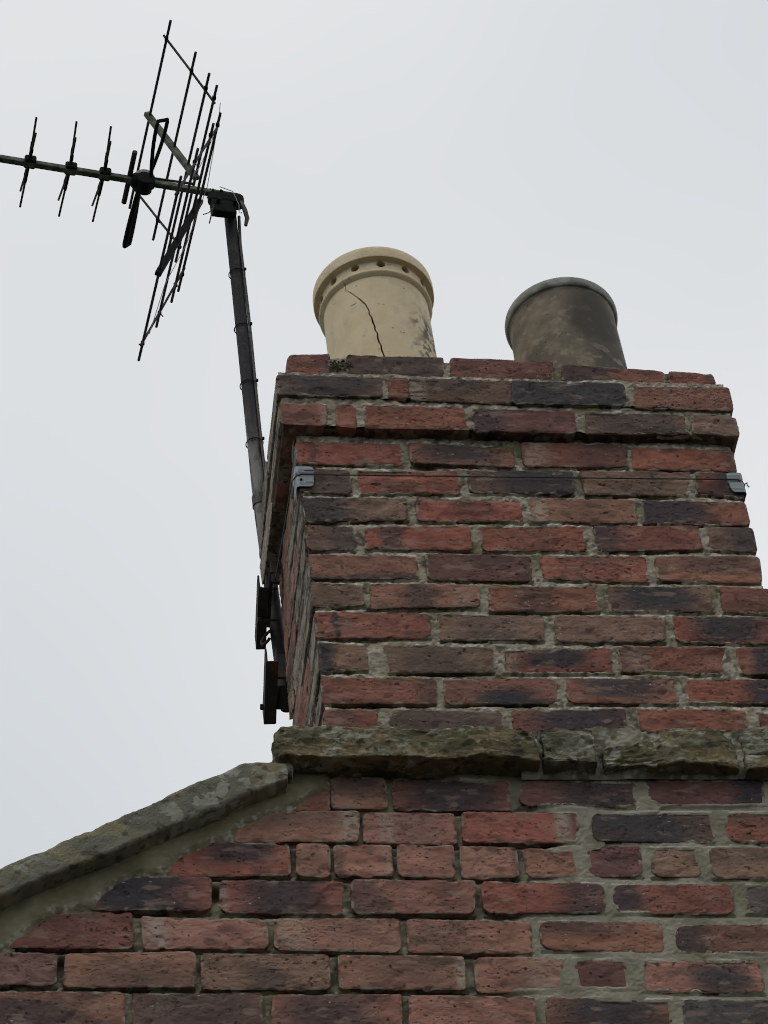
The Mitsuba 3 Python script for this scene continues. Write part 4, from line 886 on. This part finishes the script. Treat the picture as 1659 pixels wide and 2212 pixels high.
def guard(label, xc, sgn, x_in, z_top, z_bot, y0, yback, lean, mark):
    """a folded sheet with a pressed groove for the wire; xc = corner, x_in = inner edge on the front face"""
    k = thing('corner_guard', label, 'corner guard')
    zs = np.linspace(z_bot, z_top, 44); zm = (z_top + z_bot) / 2 + .0055
    Lf = abs(x_in - xc)
    ts = np.concatenate([np.linspace(0, Lf, 26), Lf + np.linspace(.05, 1, 5) * .0094, Lf + .0094 + np.linspace(.1, 1, 12) * yback])
    rows_ = []
    for z in zs:
        fz = (z - z_bot) / (z_top - z_bot)
        rr = .008; cut = 0.0
        if fz < .22: cut = rr * (1 - math.sqrt(max(0, 1 - (1 - fz / .22) ** 2)))
        if fz > .80: cut = max(cut, rr * (1 - math.sqrt(max(0, 1 - ((fz - .80) / .20) ** 2))))
        inner = x_in - sgn * 0 + lean * (1 - fz)
        line = []
        for t in ts:
            t2 = max(t, cut)
            if t <= Lf:
                x = inner + (xc - inner) * (t2 / Lf); y = y0
            elif t <= Lf + .0095:
                a = (t - Lf) / .0095 * np.pi / 2; x = xc + sgn * .006 * math.sin(a); y = y0 + .006 * (1 - math.cos(a))
            else: x = xc + sgn * .006; y = y0 + .006 + (t - Lf - .0094)
            groove = math.exp(-((z - zm) / .0042) ** 2) * .0042
            rib = .0012 * math.exp(-((z - z_bot - .010) / .003) ** 2) + .0010 * math.exp(-((z - z_top + .008) / .003) ** 2)
            if t <= Lf: y += groove - rib
            else: x -= sgn * groove
            line.append((x, y, z))
        rows_.append(line)
    v = np.array(rows_); n, m_ = v.shape[:2]; ii = np.arange(n * m_).reshape(n, m_)
    f = np.concatenate([np.stack([ii[:-1, :-1], ii[:-1, 1:], ii[1:, 1:]], -1).reshape(-1, 3), np.stack([ii[:-1, :-1], ii[1:, 1:], ii[1:, :-1]], -1).reshape(-1, 3)])
    if sgn > 0: pass
    front_v = v.reshape(-1, 3); back_v = front_v + [-sgn * .0008, .0009, 0]
    edge = np.concatenate([ii[0, :], ii[1:, -1], ii[-1, -2::-1], ii[-2:0:-1, 0]]); N_ = len(front_v)
    fe = []
    for a_, b2 in zip(edge, np.roll(edge, -1)): fe += [[a_, b2, b2 + N_], [a_, b2 + N_, a_ + N_]]
    mm = trimesh.Trimesh(np.vstack([front_v, back_v]), np.concatenate([f, f[:, ::-1] + N_, fe]), process=False); mm.fix_normals()
    obj('sheet', mm, 'galvanised_sheet', k, smooth=30)
    if mark:
        g = rng(4)
        for zl in (z_top - .0118, z_bot + .0110):
            st = []; x = x_in - .0185
            while x < x_in - .003:
                w_ = g.uniform(.0007, .0018); h_ = g.uniform(.0012, .0022); st.append(box(x, x + w_, y0 - .0017, y0 - .0004, zl - h_ / 2, zl + h_ / 2)); x += w_ + .0006
            obj('stamped_line', cat(st), 'stamped_ink', k)
    return k
gl = guard('bluish metal corner guard at the left end of the wire across the chimney', .0085, -1, .0395, -.1265, -.1835, -.0062, .034, -.004, True)
gr = guard('dull grey metal corner guard at the right end of the wire across the chimney', .8915, 1, .8640, -.1310, -.1870, -.0062, .055, .004, False)
obj('rivet', trimesh.creation.icosphere(2, .0030).apply_translation((.0125, -.0072, -.1655)), 'black_steel', gl, smooth=True)

TAB.append(mi.Float(np.array(ROWS, np.float32).ravel())); dr.eval(TAB[0])
